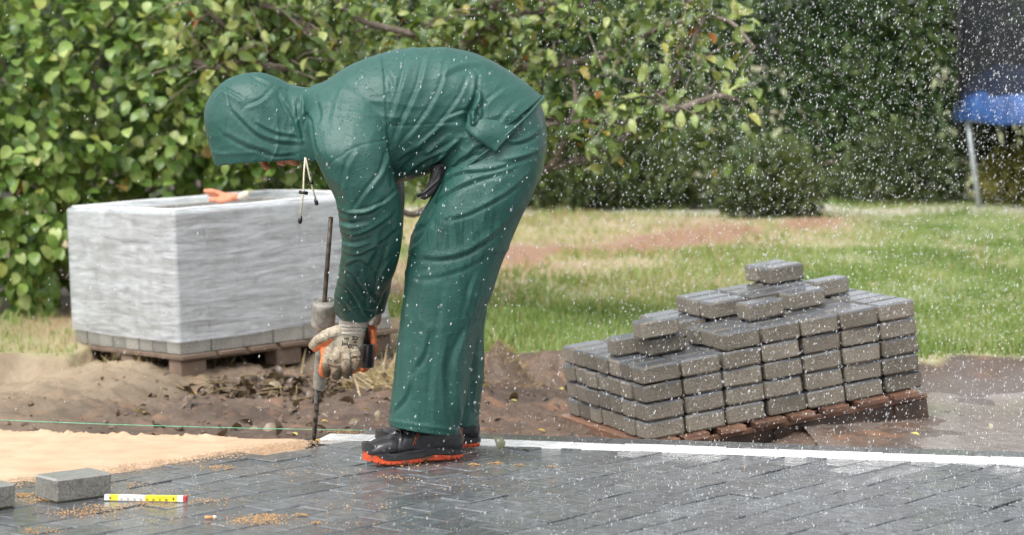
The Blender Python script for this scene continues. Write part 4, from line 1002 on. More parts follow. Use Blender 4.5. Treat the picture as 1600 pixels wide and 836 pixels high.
# hood: an open shell over the head
hs_ = smoothpts([(320, 190, 333, 240, 8.24, .035), (324, 165, 341, 256, 8.24, .07), (336, 144, 352, 256, 8.24, .10), (352, 129, 366, 254, 8.24, .122), (374, 119, 386, 252, 8.24, .134), (404, 115, 412, 250, 8.24, .136), (432, 122, 440, 248, 8.24, .130), (455, 133, 464, 247, 8.24, .122), (478, 138, 492, 250, 8.235, .122), (494, 140, 502, 246, 8.23, .12)], 6)
V = []; nn = 60
for s in hs_:
    A = np.array(P(s[0], s[1], s[4])); B = np.array(P(s[2], s[3], s[4]))
    for k in range(nn):
        a = math.radians(-38+256*k/(nn-1)); sn_, cs_ = math.sin(a), math.cos(a)
        hgt = (math.copysign(abs(sn_)**.85, sn_)+.40)/1.40 if True else 0
        V.append(B+(A-B)*max(0, hgt)+np.array([0, -s[5]*math.copysign(abs(cs_)**.8, cs_), 0]))
Fc = [(i*nn+j, i*nn+j+1, (i+1)*nn+j+1, (i+1)*nn+j) for i in range(len(hs_)-1) for j in range(nn-1)]
# close the very front with a fan
V.append(sum(V[:nn])/nn); Fc += [(j+1, j, len(V)-1) for j in range(nn-1)]
hm = mesh('hood', V, Fc)
o = bpy.data.objects.new('tmp', hm); link(o); md = o.modifiers.new('a', 'SUBSURF'); md.levels = 2; md = o.modifiers.new('b', 'SOLIDIFY'); md.thickness = .005; md.offset = 0
dg = bpy.context.evaluated_depsgraph_get(); dg.update(); h2 = bpy.data.meshes.new_from_object(o.evaluated_get(dg)); bpy.data.objects.remove(o); h2.name = 'hood'
HF = [(9, 6, [(365, 170), (400, 205), (430, 218), (470, 222)]), (8, 5, [(400, 190), (430, 205), (468, 212)]), (8, 6, [(440, 150), (455, 175), (466, 205)]), (7, 5, [(474, 150), (472, 175), (462, 195)]), (7, 5, [(482, 150), (484, 175), (478, 205)]),
 (7, 6, [(380, 160), (350, 145), (338, 155)]), (6, 7, [(350, 205), (390, 225), (430, 235)]), (6, 6, [(430, 140), (410, 160), (385, 170)]), (5, 4, [(395, 118), (420, 130), (448, 140)]), (8, 4, [(478, 160), (488, 190), (492, 225)]), (-6, 5, [(464, 160), (468, 190), (474, 220)]),
 (2.2, 3, [(332, 238), (345, 241), (370, 240), (400, 238)], 'seam'), (6, 5, [(405, 232), (430, 240), (460, 238)]), (-2, 1.6, [(350, 124), (358, 165), (352, 215), (356, 250)], 'seam')]
folds(h2, HF, -1, .0026, (8, 8, 8), 21)
mobj('hood', h2, M['rain'], person)

# black flap and strap hanging between jacket and thigh
mobj('black_flap', fuse('black_flap', [loft([(672, 258, 704, 250, 8.09, .03), (672, 274, 697, 270, 8.07, .018), (668, 288, 688, 288, 8.06, .010), (662, 301, 678, 303, 8.055, .007), (656, 310, 664, 313, 8.055, .005)], 20, 4)], .0035, 2), M['black_cloth'], person)
mobj('strap', mesh('strap', *tube([P(690, 262, 8.05), P(684, 282, 8.02), P(664, 300, 8.0), P(652, 307, 8.0)], .006, 6)), M['black_cloth'], person)
# draw cord: loop at the chin, toggle and two tipped ends
cY = 8.03
dc = mobj('drawcord', mesh('drawcord', *joined([tube([P(477, 246, cY), P(475, 270, cY-.005), P(474, 300, cY-.005), P(469, 341, cY-.005)], .0033, 6), tube([P(477, 246, cY), P(482, 268, cY+.005), P(487, 290, cY+.006), P(494, 314, cY+.006)], .0033, 6)])), M['cord'], person)
tg = [tube([P(467, 300, cY-.005), P(481, 302, cY-.005)], .0055, 8), tube([P(471, 338, cY-.005), P(469.5, 342, cY-.005), P(468.5, 347, cY-.005), P(469, 350, cY-.005)], [.003, .0065, .007, .003], 8),
      tube([P(492, 311, cY+.006), P(493.5, 314, cY+.006), P(495, 319, cY+.006), P(495.5, 321, cY+.006)], [.003, .006, .0065, .003], 8), tube([P(483, 285, cY), P(490, 285, cY)], .006, 8)]
for v_, f_ in tg[:2]+tg[2:]:
    mobj('cord_toggle', mesh('cord_toggle', v_, f_), M['plastic'], dc, True)
# ------------------------------------------------------------------ safety shoes, built once, worn twice
def boot_parts():
    """x: heel 0 -> toe .325, z up, sole on z=0"""
    def ring(x, zt, zb, hw, n=20, ex=2.4, yo=0):
        out = []
        for k in range(n):
            a = 2*math.pi*k/n; ca, sa = math.cos(a), math.sin(a)
            out.append(Vector((x, yo+hw*math.copysign(abs(sa)**(2/ex), sa), (zt+zb)/2+(zt-zb)/2*math.copysign(abs(ca)**(2/ex), ca))))
        return out
    def sk(rings):
        n = len(rings[0]); V = [p for r_ in rings for p in r_]; Fc = []
        for i in range(len(rings)-1):
            for k in range(n): Fc.append((i*n+k, i*n+(k+1) % n, (i+1)*n+(k+1) % n, (i+1)*n+k))
        Fc.append(tuple(range(n))[::-1]); Fc.append(tuple((len(rings)-1)*n+k for k in range(n))); return V, Fc
    foot = [(.004, .075, .03, .022), (.02, .11, .022, .036), (.06, .115, .022, .041), (.11, .118, .022, .041), (.15, .118, .022, .041), (.19, .105, .022, .045), (.23, .090, .022, .050), (.265, .082, .022, .052), (.295, .072, .022, .046), (.315, .056, .024, .034), (.325, .042, .028, .018)]
    foot = smoothpts(foot, 3); up = [sk([ring(*f) for f in foot])]
    sh = []
    for z, x0, x1, hw in ((.06, .02, .15, .036), (.10, .012, .145, .038), (.13, .012, .135, .038), (.16, .012, .128, .041), (.19, .01, .125, .043)):
        sh.append([Vector(((x0+x1)/2+(x1-x0)/2*math.cos(a), hw*math.sin(a), z)) for a in [2*math.pi*k/20 for k in range(20)]])
    up.append(sk(sh))
    # outline of the sole
    def sole(z0f, z1f, grow, n=60):
        V, Fc = [], []
        ol = []
        for k in range(n):
            a = 2*math.pi*k/n; x = .163+.163*math.cos(a); t = x/.326
            hw = (.036+.018*ss(t, .35, .72)-.003*math.exp(-((t-.42)/.12)**2))
            y = math.copysign(abs(math.sin(a))**.62, math.sin(a))*float(hw)
            ol.append((.163+(.163+grow)*math.cos(a), y*(1+grow/.045)))
        for lev in (0, 1, 2, 3):
            for (x, y) in ol:
                t = x/.326; z0, z1 = z0f(t), z1f(t); g_ = (0, 1, 1, 0)[lev]
                z = (z0, z0+.003, z1-.003, z1)[lev]; sc_ = 1 if g_ else .955
                V.append((.163+(x-.163)*sc_, y*sc_, z))
        for l in range(3):
            for k in range(n): Fc.append((l*n+k, l*n+(k+1) % n, (l+1)*n+(k+1) % n, (l+1)*n+k))
        Fc.append(tuple(range(n))[::-1]); Fc.append(tuple(3*n+k for k in range(n))); return V, Fc
    spring = lambda t: .012*float(ss(t, .8, 1.02))
    arch = lambda t: .017*math.exp(-((t-.34)/.065)**2)
    o_top = lambda t: .017+spring(t)*1.5+.010*float(ss(t, .82, .97))+.008*math.exp(-((t-.30)/.12)**2)
    outs = sole(lambda t: spring(t)+arch(t), o_top, 0)
    mids = sole(lambda t: o_top(t)-.004, lambda t: o_top(t)+.017+.016*math.exp(-((t-.22)/.14)**2)+.010*float(ss(t, .75, .95)), .003)
    return up, outs, mids
up, outs, mids = boot_parts()
# tread notches: small black blocks stand in for their shade under the edge
upm = fuse('boot_upper', up, .0035, 5)
c, n = getco(upm)
d = np.zeros(len(c))
# toe cap edge, quarter seams, heel counter, padded collar
def seam3(pts, amp, wd_):
    global d
    pts = np.array(smoothpts(pts, 5)); bst = np.full(len(c), 9.)
    for p in pts: bst = np.minimum(bst, np.sqrt((c[:, 0]-p[0])**2+(c[:, 2]-p[1])**2))
    d += amp*np.exp(-(bst/wd_)**2)
seam3([(.235, .03), (.232, .06), (.222, .09), (.215, .11)], -.004, .004); seam3([(.15, .03), (.165, .06), (.175, .09), (.165, .115)], .003, .005)
seam3([(.15, .12), (.12, .105), (.08, .112), (.055, .10), (.045, .06), (.05, .03)], -.003, .004); seam3([(.02, .13), (.06, .128), (.11, .134)], -.004, .004)
seam3([(.2, .04), (.215, .065), (.205, .095)], -.003, .006); seam3([(.18, .05), (.185, .08)], .002, .004)
d += .0016*vn(c[:, 0]*60, c[:, 1]*60, c[:, 2]*60, 3)
setco(upm, c+n*d[:, None]); upm.materials.append(M['leather']); upm.shade_smooth()
om = mesh('outsole', *outs, smooth=False); om.materials.append(M['orange'])
mm = mesh('midsole', *mids, smooth=False); mm.materials.append(M['rubber'])
th_ = []
for s in (-1, 1):
    for q in ([(.175, .062), (.165, .085), (.15, .108)], [(.150, .109), (.120, .098), (.085, .104), (.06, .092)], [(.183, .058), (.173, .083), (.158, .109)]):
        th_.append([(x, s, z) for x, z in q])
def on_surface(x, z, s):
    k = np.where((c[:, 1]*s > 0))[0]; dd_ = (c[k, 0]-x)**2+(c[k, 2]-z)**2; i = k[np.argmin(dd_)]; p = c[i]+n[i]*d[i]; return Vector((x, p[1]+s*.0012, z))
th_ = [tube([on_surface(x, z, s) for x, s, z in smoothpts_ ], .0014, 5) for smoothpts_ in [[(a[0], a[1], a[2]) for a in q] for q in th_]]
thm = mesh('stitching', *joined(th_)); thm.materials.append(M['orange_thread'])
lc = []
for i in range(5):
    x = .215-.018*i; z = .098+.008*i
    lc.append(tube([(x, -.032, z-.014), (x-.004, -.015, z+.004+.002*i), (x-.006, .015, z+.004+.002*i), (x, .032, z-.014)], .0032, 6))
    if i < 4: lc.append(tube([(x, -.03, z-.012), (x-.012, 0, z+.010), (x-.018, .03, z-.004)], .003, 6))
lc.append(tube([(.145, 0, .135), (.16, -.02, .14), (.175, -.03, .125), (.165, -.035, .11)], .0028, 6)); lc.append(tube([(.145, 0, .135), (.165, .02, .14), (.18, .03, .12)], .0028, 6))
lm = mesh('lace', *joined(lc)); lm.materials.append(M['plastic'])
lg = []
for i in range(17):
    t = .03+i*.058; x = t*.326
    if .25 < t < .44: continue
    for s in (-1, 1):
        hw = .036+.018*float(ss(t, .35, .72))
        lg.append(box(.0035, .007, .006, .0008, (x, s*hw*.945*(math.sin(math.acos(max(-1, min(1, 2*t-1))))**.5), .0045+.012*float(ss(t, .8, 1.02)))))
lgm = mesh('tread_groove', *joined(lg), smooth=False); lgm.materials.append(M['rubber'])  # solid black pieces painted as the shaded gaps of the tread
for (hp, tp, zz, lab) in ((( 722, 8.17), (568, 8.03), .004, 'near shoe'), ((749, 8.42), (588, 8.30), .003, 'far shoe')):
    H = Vector(((hp[0]-800)*hp[1]/FP, hp[1], zz)); T = Vector(((tp[0]-800)*tp[1]/FP, tp[1], zz)); dr_ = (T-H).normalized()
    L = (T-H).length/.327
    Rm = Matrix((( dr_.x, -dr_.y, 0), (dr_.y, dr_.x, 0), (0, 0, 1)))
    M4 = Matrix.Translation(H) @ Rm.to_4x4() @ Matrix.Diagonal((L, 1.04, 1.0, 1))
    ob = bpy.data.objects.new('boot', upm); link(ob); ob.matrix_basis = M4
    ob.parent = person; ob.matrix_parent_inverse = person.matrix_basis.inverted()
    for nm, me in (('outsole', om), ('midsole', mm), ('stitching', thm), ('lace', lm), ('tread_groove', lgm)):
        cch = bpy.data.objects.new(nm, me); link(cch); cch.parent = ob
        if nm == 'tread_groove': cch['kind'] = 'stuff'

# ------------------------------------------------------------------ gloved hands
def F3(y): return y
# near hand: cuff, back of hand and five unequal bent fingers
hY = 8.29
cuffv = loft([(533, 494, 577, 498, 8.27, .034), (530, 504, 575, 508, 8.275, .036), (528, 513, 570, 519, 8.28, .034), (524, 520, 568, 526, 8.28, .033)], 40, 8, 2.1)
cm = fuse('glove_cuff', [cuffv], .0022, 2); c, n = getco(cm); px = 800+c[:, 0]*FP/c[:, 1]; py = HZ+(CH-c[:, 2])*FP/c[:, 1]
setco(cm, c+n*(.0016*np.sin(px*2.3+py*.25))[:, None]+n*(.0012*np.sin(py*1.1))[:, None])
palm = [loft([(524, 514, 568, 520, 8.28, .030), (514, 526, 568, 531, 8.285, .031), (508, 540, 566, 545, 8.29, .031), (508, 552, 563, 555, 8.295, .028)], 28, 4, 2.4)]
fing = [  # px, py, Y, radius px: knuckle, first bend, second bend, tip
 [(515, 548, 8.275, 9.0), (510, 566, 8.262, 8.2), (508, 580, 8.285, 7.6), (511, 584, 8.325, 6.4)],
 [(528, 551, 8.262, 9.2), (524, 570, 8.248, 8.5), (525, 585, 8.27, 7.8), (528, 587, 8.32, 6.6)],
 [(541, 551, 8.258, 9.0), (540, 569, 8.246, 8.4), (542, 583, 8.27, 7.6), (544, 584, 8.32, 6.4)],
 [(554, 547, 8.262, 8.2), (558, 561, 8.250, 7.4), (553, 573, 8.265, 7.0), (549, 576, 8.31, 6.0)]]
thumb = [(532, 517, 8.272, 10.5), (514, 522, 8.265, 10), (499, 531, 8.275, 8.6), (489, 540, 8.30, 7.0)]
gm_ = fuse('glove', palm+[chain(f) for f in fing]+[chain(thumb)], .0024, 3)
GF = [(3, 2.6, [(540, 520), (545, 535), (542, 548)]), (-3.5, 3, [(520, 545), (519, 562), (517, 580)]), (-3.5, 3, [(534, 550), (533, 566), (534, 582)]), (-3.5, 3, [(548, 550), (549, 562), (548, 576)]),
      (3, 2.5, [(545, 552), (556, 548), (566, 553)]), (3, 2.5, [(546, 560), (556, 556), (564, 562)]), (3, 2.5, [(505, 521), (515, 528), (520, 540)]), (3, 2.4, [(512, 560), (522, 563), (530, 560)]), (3, 2.4, [(530, 564), (540, 560), (552, 566)])]
folds(gm_, GF, -1, .0018, (30, 30, 30), 31)
gl = mobj('glove', gm_, M['glove'], person); mobj('glove_cuff', cm, M['cuff'], gl)
def coat(ch, dx, dy, dY, k=1.0): return [(a+dx, b+dy, y+dY, r_*k) for a, b, y, r_ in ch]
pc = fuse('palm_coating', [chain(coat(fing[0], -3.2, 1.0, .006, .93)), chain([(521, 535, 8.285, 7), (510, 536, 8.28, 6.5), (500, 540, 8.288, 5.5)]), chain(coat(fing[3], 1.5, 3.5, .012, .85)), chain(coat(thumb[1:], 3.5, 4.5, .006, .82)),
      chain([(507, 548, 8.277, 6.5), (508, 560, 8.272, 6)]), loft([(512, 530, 560, 535, 8.312, .020), (508, 556, 562, 558, 8.312, .018)], 20, 3)], .0024, 3)
mobj('palm_coating', pc, M['latex'], gl)
# print on the back of the glove, upside down as the hand hangs
M['ink'] = simple('glove_print', [(.42, (.02, .02, .02)), (.6, (.07, .06, .05))], 200, .8, 0)
def text_obj(name, s, px, py, Y, size, mat_, parent, rot=0, tilt=0, ext=.0004, boldx=1.0):
    cu = bpy.data.curves.new(name, 'FONT'); cu.body = s; cu.size = size; cu.extrude = ext; cu.align_x = 'CENTER'; cu.align_y = 'CENTER'; cu.offset = size*.03
    o = bpy.data.objects.new('t', cu); link(o); dg = bpy.context.evaluated_depsgraph_get(); dg.update(); me = bpy.data.meshes.new_from_object(o.evaluated_get(dg)); bpy.data.objects.remove(o)
    me.materials.clear(); me.name = name; me.transform(Matrix.Translation(P(px, py, Y)) @ Matrix.Rotation(math.radians(90+tilt), 4, 'X') @ Matrix.Rotation(rot, 4, 'Z'))
    return me
# drape print onto the glove surface
gc, gn = getco(gm_)
def drape(me, off=.0012):
    v = np.empty(len(me.vertices)*3, np.float32); me.vertices.foreach_get('co', v); v = v.reshape(-1, 3)
    k = np.where(gn[:, 1] < -.1)[0]
    for i in range(len(v)):
        dd_ = (gc[k, 0]-v[i, 0])**2+(gc[k, 2]-v[i, 2])**2; q = k[np.argsort(dd_)[:4]]; v[i, 1] = gc[q, 1].mean()-off
    me.vertices.foreach_set('co', v.ravel()); me.update(); return me
for s, px_, py_, sz, rt in (('CE', 553, 531, .016, math.pi-.06), ('LEO', 549, 544, .017, math.pi-.1), ('EN', 540, 532, .012, math.pi), ('|=|', 537, 540, .018, math.pi), ('388', 553, 537.8, .007, math.pi)):
    mobj('glove_print', drape(text_obj('print', s, px_, py_, 8.2, sz, M['ink'], gl, rt)), M['ink'], gl)
# far hand behind, closed on the dark mallet head
fy = 8.40
fc = fuse('glove_cuff', [loft([(572, 484, 598, 486, 8.44, .030), (573, 496, 592, 498, 8.43, .028), (572, 508, 588, 508, 8.425, .026)], 28, 4, 2.1)], .0025, 2)
fg = fuse('glove', [loft([(568, 500, 590, 502, 8.44, .030), (562, 525, 588, 528, 8.45, .03), (560, 550, 586, 552, 8.45, .028)], 24, 4), chain([(582, 520, 8.42, 6), (584, 540, 8.40, 6), (581, 560, 8.39, 5.6), (575, 572, 8.375, 5.2)]), chain([(575, 525, 8.46, 7), (577, 545, 8.48, 7), (574, 570, 8.46, 6), (568, 577, 8.42, 5.5)]),
        chain([(568, 525, 8.47, 7), (567, 550, 8.48, 6.5), (562, 572, 8.45, 6), (560, 576, 8.42, 5)]), chain([(564, 520, 8.47, 6.5), (558, 545, 8.47, 6), (553, 565, 8.44, 5.5)]), chain([(572, 512, 8.41, 6.5), (566, 524, 8.39, 6), (563, 536, 8.385, 5)])], .0026, 3)
f2 = mobj('glove', fg, M['latex'], person); mobj('glove_cuff', fc, M['cuff'], f2)

# ------------------------------------------------------------------ rod, crusted driver, mallet head
rt_, rb_ = P(517, 340, 8.22), P(490, 692, 8.545)
ax = (rb_-rt_)
rod = empty('steel_rod', rb_, 'thin leaning steel rod pushed into the sand edge, held under the worker\'s hands', 'rod')
def on(py, top=340, bot=692): return rt_+ax*((py-top)/(bot-top))
mobj('shaft', mesh('shaft', *tube([on(340), on(420), on(520), on(600)], [.0078]*4, 12)), M['steel_rusty'], rod)
mobj('tip', mesh('tip', *tube([on(598), on(640), on(680), on(697)], [.0095, .0095, .0085, .006], 12)), M['steel_black'], rod)
drv = empty('steel_driver', on(604), 'cement-crusted steel sleeve with thick collar, threaded on the rod beside the glove', 'tool')
def rough(vf, amp, sc_, seed):
    v = np.array([tuple(a) for a in vf[0]]); ctr = v.mean(0); dv = v-ctr; dv /= np.linalg.norm(dv, axis=1)[:, None]+1e-9
    return v+dv*(amp*fbm(v[:, 0]*sc_, v[:, 1]*sc_, v[:, 2]*sc_, seed, 3))[:, None], vf[1]
def lathe_on(py0, py1, r_, n=28, m=8, dx=0, cham=.003):
    A, B = on(py0)+Vector((dx, 0, 0)), on(py1)+Vector((dx, 0, 0)); pts = [A, A+(B-A)*.02]+[A+(B-A)*k/m for k in range(1, m)]+[B-(B-A)*.02, B]
    return tube(pts, [r_-cham]+[r_]*(len(pts)-2)+[r_-cham], n)
mobj('collar', mesh('collar', *rough(lathe_on(468, 506, .0395), .0022, 60, 1)), M['cement_crust'], drv)
mobj('sleeve', mesh('sleeve', *rough(lathe_on(503, 604, .0215, dx=.004), .0016, 60, 2)), M['cement_crust'], drv)
mh = empty('mallet', P(574, 574, 8.38), 'dark grey rubber mallet head held in the far glove', 'mallet')
A, B = P(575, 505, 8.405), P(573, 575, 8.385)
mobj('mallet_head', mesh('mallet_head', *tube([P(574, 537, 8.385), P(574, 539, 8.385), P(573.5, 556, 8.385), P(573, 573, 8.385), P(573, 574.5, 8.385)], [.021, .0235, .0235, .0235, .020], 24)), M['rubber'], mh)
mobj('handle', mesh('handle', *tube([P(567, 480, 8.41), P(570, 510, 8.40), P(573, 540, 8.39)], .013, 12)), M['rubber'], mh)
# mason's line
st0, st1 = P(-60, 653.5, 8.95), P(572, 672.5, 8.72)
ln = [st0.lerp(st1, k/20)+Vector((0, 0, -.006*math.sin(math.pi*k/20))) for k in range(21)]
tag(mobj('mason_line', mesh('mason_line', *tube(ln, .0012, 6)), M['string']), 'thin green string stretched low above the soil along the paving edge', 'string')

# ------------------------------------------------------------------ loose glove on the wrapped stack
def top_w(a, b, z=Zt): return OW+RW @ Vector((a, b, z))
gY = 11.85
gv = fuse('palm', [loft([(344, 303, 346, 315, gY, .03), (362, 302, 362, 315, gY, .04), (376, 303, 376, 314, gY, .035)], 24, 5), chain([(350, 306, gY-.01, 5), (335, 300, gY-.02, 4.6), (321, 299, gY-.03, 4.2)]),
    chain([(350, 310, gY-.03, 5), (338, 312, gY-.05, 4.4), (330, 312, gY-.05, 4)]), chain([(350, 307, gY+.02, 4.6), (338, 306, gY+.02, 4.2), (326, 303, gY+.02, 3.8)]), chain([(350, 308, gY+.04, 4.6), (340, 310, gY+.05, 4.2), (331, 309, gY+.05, 3.6)]), chain([(360, 311, gY-.04, 4.4), (350, 314, gY-.06, 4), (342, 315, gY-.07, 3.6)])], .0035, 3)
folds(gv, [], -1, .003, (22, 22, 22), 8)
lgv = empty('work_glove', P(352, 316, gY), 'limp orange-palmed work glove lying on the rim of the film-wrapped stack', 'glove')
mobj('palm', gv, M['latex_pale'], lgv)
mobj('cuff', fuse('cuff', [loft([(372, 303, 372, 314, gY, .035), (382, 298, 381, 314, gY, .042), (390, 298, 389, 311, gY, .034)], 24, 4)], .0035, 2), M['cuff'], lgv)
# ------------------------------------------------------------------ things lying on the paving
def place_paver(px, py, rz, label, sc_=1.0, seed=1):
    random.seed(seed); v, f = box(PL*sc_, PW*sc_, PT, .006)
    bm = bmesh.new(); me = mesh('paver', v, f, False); bm.from_mesh(me); bmesh.ops.triangulate(bm, faces=[q for q in bm.faces if len(q.verts) > 4]); 
    bmesh.ops.subdivide_edges(bm, edges=bm.edges[:], cuts=5, use_grid_fill=True)
    for q in bm.verts:
        k = vn([q.co.x*40], [q.co.y*40], [q.co.z*40], seed)[0]; q.co += q.co.normalized()*.0016*k
    bm.to_mesh(me); bm.free(); me.materials.append(M['paver_dry'])
    o = bpy.data.objects.new('paver', me); link(o); g = G(px, py); o.location = (g.x, g.y, PT/2+.001); o.rotation_euler = (0, 0, rz)
    return tag(o, label, 'paver')
place_paver(114, 777, math.radians(41), 'loose grey concrete paver lying on the wet paving beside the folding rule', 1.1, 4)
place_paver(-37, 795, math.radians(44), 'grey paver cut off by the left edge of the picture, standing on the paving', 1.08, 9)
# folding rule
fr = empty('folding_rule', G(236, 784), 'closed yellow and white folding rule with a red end, lying beside the loose paver', 'folding rule')
A, B = G(163, 783), G(291, 785.5); dr_ = (B-A).normalized(); pr = Vector((-dr_.y, dr_.x, 0)); L = (B-A).length
M['rule_y'] = simple('yellow_lacquer', [(.3, (.75, .60, .02)), (.7, (.85, .72, .04))], 20, .4, .1, 80)
M['rule_w'] = simple('white_lacquer', [(.3, (.72, .70, .64)), (.7, (.86, .85, .80))], 20, .4, .1, 80)
M['rule_r'] = simple('red_plastic', [(.3, (.40, .03, .03)), (.7, (.55, .06, .05))], 20, .4, .1, 80)
segs = [(0, .06, 'rule_w'), (.06, .17, 'rule_y'), (.17, .50, 'rule_w'), (.50, .89, 'rule_y'), (.89, .96, 'rule_w')]
for lay in range(5):
    for s0, s1, mt in segs:
        a = A+dr_*(L*s0)+pr*(lay*.0034); v, f = box(L*(s1-s0)-.0002, .003, .0155, .0004, (L*(s1-s0)/2, 0, .0085))
        R4 = Matrix(((dr_.x, pr.x, 0, a.x), (dr_.y, pr.y, 0, a.y), (0, 0, 1, .002), (0, 0, 0, 1)))
        mobj('blade', mesh('blade', [R4 @ q for q in v], f, False), M[mt], fr)
for lay in range(5):
    a = A+dr_*(L*.96)+pr*(lay*.0034); v, f = box(L*(.04+.01*(lay % 2)), .003, .0165, .0005, (L*.02, 0, .0085)); R4 = Matrix(((dr_.x, pr.x, 0, a.x), (dr_.y, pr.y, 0, a.y), (0, 0, 1, .002), (0, 0, 0, 1)))
    mobj('end_cap', mesh('end_cap', [R4 @ q for q in v], f, False), M['rule_r'], fr)
tk = []
for i in range(46):
    t = .18+i*.0155; h = .006 if i % 5 == 0 else .0035
    p = A+dr_*(L*t)-pr*.0017; R4 = Matrix(((dr_.x, pr.x, 0, p.x), (dr_.y, pr.y, 0, p.y), (0, 0, 1, .002), (0, 0, 0, 1)))
    v, f = box(.0006, .0006, h, 0, (0, 0, .0158-h/2)); tk.append(([R4 @ q for q in v], f))
M['tick'] = simple('black_print', [(.3, (.02, .02, .02)), (.7, (.04, .04, .04))], 20, .5, 0)
tag(mobj('scale_mark', mesh('scale_mark', *joined(tk), smooth=False), M['tick'], fr), kind='stuff')
for i, s in enumerate(('91', '92', '93', '94', '95', '96', '97', '98')):
    p = A+dr_*(L*(.215+i*.0775)); cu = bpy.data.curves.new('n', 'FONT'); cu.body = s; cu.size = .0085; cu.extrude = .0002; cu.align_x = 'CENTER'
    o = bpy.data.objects.new('t', cu); link(o); dg = bpy.context.evaluated_depsgraph_get(); dg.update(); me = bpy.data.meshes.new_from_object(o.evaluated_get(dg)); bpy.data.objects.remove(o)
    me.materials.clear(); me.transform(Matrix.Translation((p.x, p.y-.0021, .0045)) @ Matrix.Rotation(math.atan2(dr_.y, dr_.x), 4, 'Z') @ Matrix.Rotation(math.radians(90), 4, 'X')); me.name = 'number'
    mobj('number', me, M['tick'], fr)
# two brass rivets
for t in (.075, .845):
    p = A+dr_*(L*t)-pr*.0016; p.z = .0105; mobj('rivet', mesh('rivet', *tube([p, p-pr*.001], .003, 10)), M['steel_black'], fr)
# cigarette end
g0, g1 = G(319.5, 811.5), G(338, 811); g0.z = g1.z = .0052
cg = empty('cigarette_end', g0, 'stubbed cigarette end with tan filter lying on the wet pavers', 'cigarette end')
M['filter'] = simple('cork_paper', [(.4, (.50, .24, .10)), (.6, (.66, .36, .18))], 300, .8, 0); M['paperw'] = simple('cigarette_paper', [(.3, (.6, .56, .5)), (.7, (.74, .7, .64))], 90, .8, 0)
mid = g0.lerp(g1, .72); mobj('filter', mesh('filter', *tube([g0, mid], .005, 10)), M['filter'], cg); mobj('paper', mesh('paper', *tube([mid, g1], [.005, .0042], 10)), M['paperw'], cg)

# fallen leaves, each its own thing
LTf = leaf_template(1, .6, .22, .5, 5)
lf = npmesh('fallen_leaf', LTf[0], LTf[1], smooth=True); lf.materials.append(M['yleaf']); lf2 = npmesh('fallen_leaf', LTf[0], LTf[1], smooth=True); lf2.materials.append(M['gleaf'])
LT3 = leaf_template(1, .7, .6, 1.4, 5); lf3 = npmesh('fallen_leaf', LT3[0], LT3[1], smooth=True); lf3.materials.append(M['gleaf'])
def leaf_at(px, py, size, label, me=lf, rz=None, tilt=.2, z=None, group=None, cat='leaf'):
    g = G(px, py)
    for _ in range(6):
        zz = float(ground_z([g.x], [g.y])[0]) if g.y > 8.66 and z is None else (z or 0.002); g = G(px, py, zz)
    o = bpy.data.objects.new('fallen_leaf', me); link(o); o.location = (g.x, g.y, zz+.006); o.scale = (size,)*3
    o.rotation_euler = (tilt, .3*math.sin(px), rz if rz is not None else px*1.7); return tag(o, label, cat, group)
leaf_at(783, 706, .052, 'dry grey-green leaf standing upright on the paving beside the heels', lf3, .5, 1.35, .002)
leaf_at(500, 692, .022, 'tiny yellowish leaf at the foot of the steel rod', lf, 1, .3, .004)
leaf_at(228, 647, .05, 'pale yellow leaf in the middle of the soil, left of the rod', lf, 1.3, .25)
leaf_at(196, 662, .028, 'small yellow-green leaf just above the green string', lf, .4, .3)
leaf_at(302, 622, .03, 'small pale leaf on the brown soil below the wrapped stack', lf, 0, .9)
leaf_at(432, 632, .05, 'long pale yellow leaf among the dark litter right of the wrapped stack', lf, -1.2, .2)
leaf_at(437, 596, .05, 'yellow leaf standing in the pile of dark leaf litter', lf, .2, 1.3)
leaf_at(465, 682, .03, 'mottled yellow-green leaf on the soil just left of the rod foot', lf, .9, .3)
leaf_at(513, 661, .03, 'mottled yellow leaf right of the rod above the string', lf, 2.0, .3)
leaf_at(580, 643, .04, 'pale yellow-green leaf on the soil left of the trouser leg', lf, 1.5, .2)
leaf_at(768, 608, .045, 'yellow-green leaf on the soil right behind the trouser leg', lf, 1.2, .3)
leaf_at(808, 629, .028, 'bright yellow leaf on the smooth soil right of the worker', lf, 1.4, .3)
leaf_at(878, 612, .035, 'pale leaf on the soil near the left corner of the open stack', lf, .2, .3)
leaf_at(852, 676, .03, 'pale leaf at the back edge of the paving in front of the open stack', lf, 1.4, .3)
leaf_at(1551, 674, .03, 'green-yellow leaf standing on the wet mud at the far right', lf2, .2, 1.1)
leaf_at(1437, 682, .03, 'pale leaf on the wet mud beside the right corner of the sunken pallet', lf, 1.2, .3)
# dark leaf litter heaped right of the wrapped stack, and crumbs of soil
r = np.random.default_rng(44); n = 420; gx = r.normal(size=n)*.16-1.02; gy = r.normal(size=n)*.18+10.75; gx2 = -1.6+1.9*r.random(150); gy2 = 8.95+1.9*r.random(150)
x = np.concatenate([gx, gx2]); y = np.concatenate([gy, gy2]); k = (y > 8.9); x, y = x[k], y[k]; hgt = .05*np.exp(-((x+1.02)/.18)**2-((y-10.75)/.2)**2)*r.random(len(x))
pos = np.stack([x, y, ground_z(x, y)+.006+hgt], -1); m = len(pos); dd_ = r.normal(size=(m, 3))*np.array([1, 1, .35]); nr = r.normal(size=(m, 3))*.5+np.array([0, -.1, 1])
o = scatter('leaf_litter', leaf_template(1, .6, .3, .7), pos, rotmats(dd_, nr), .03+.045*r.random(m), M['deadleaf'], None, 5)
tag(o, 'dark wet dead leaves heaped and strewn on the soil between the wrapped stack and the worker', 'leaf litter')
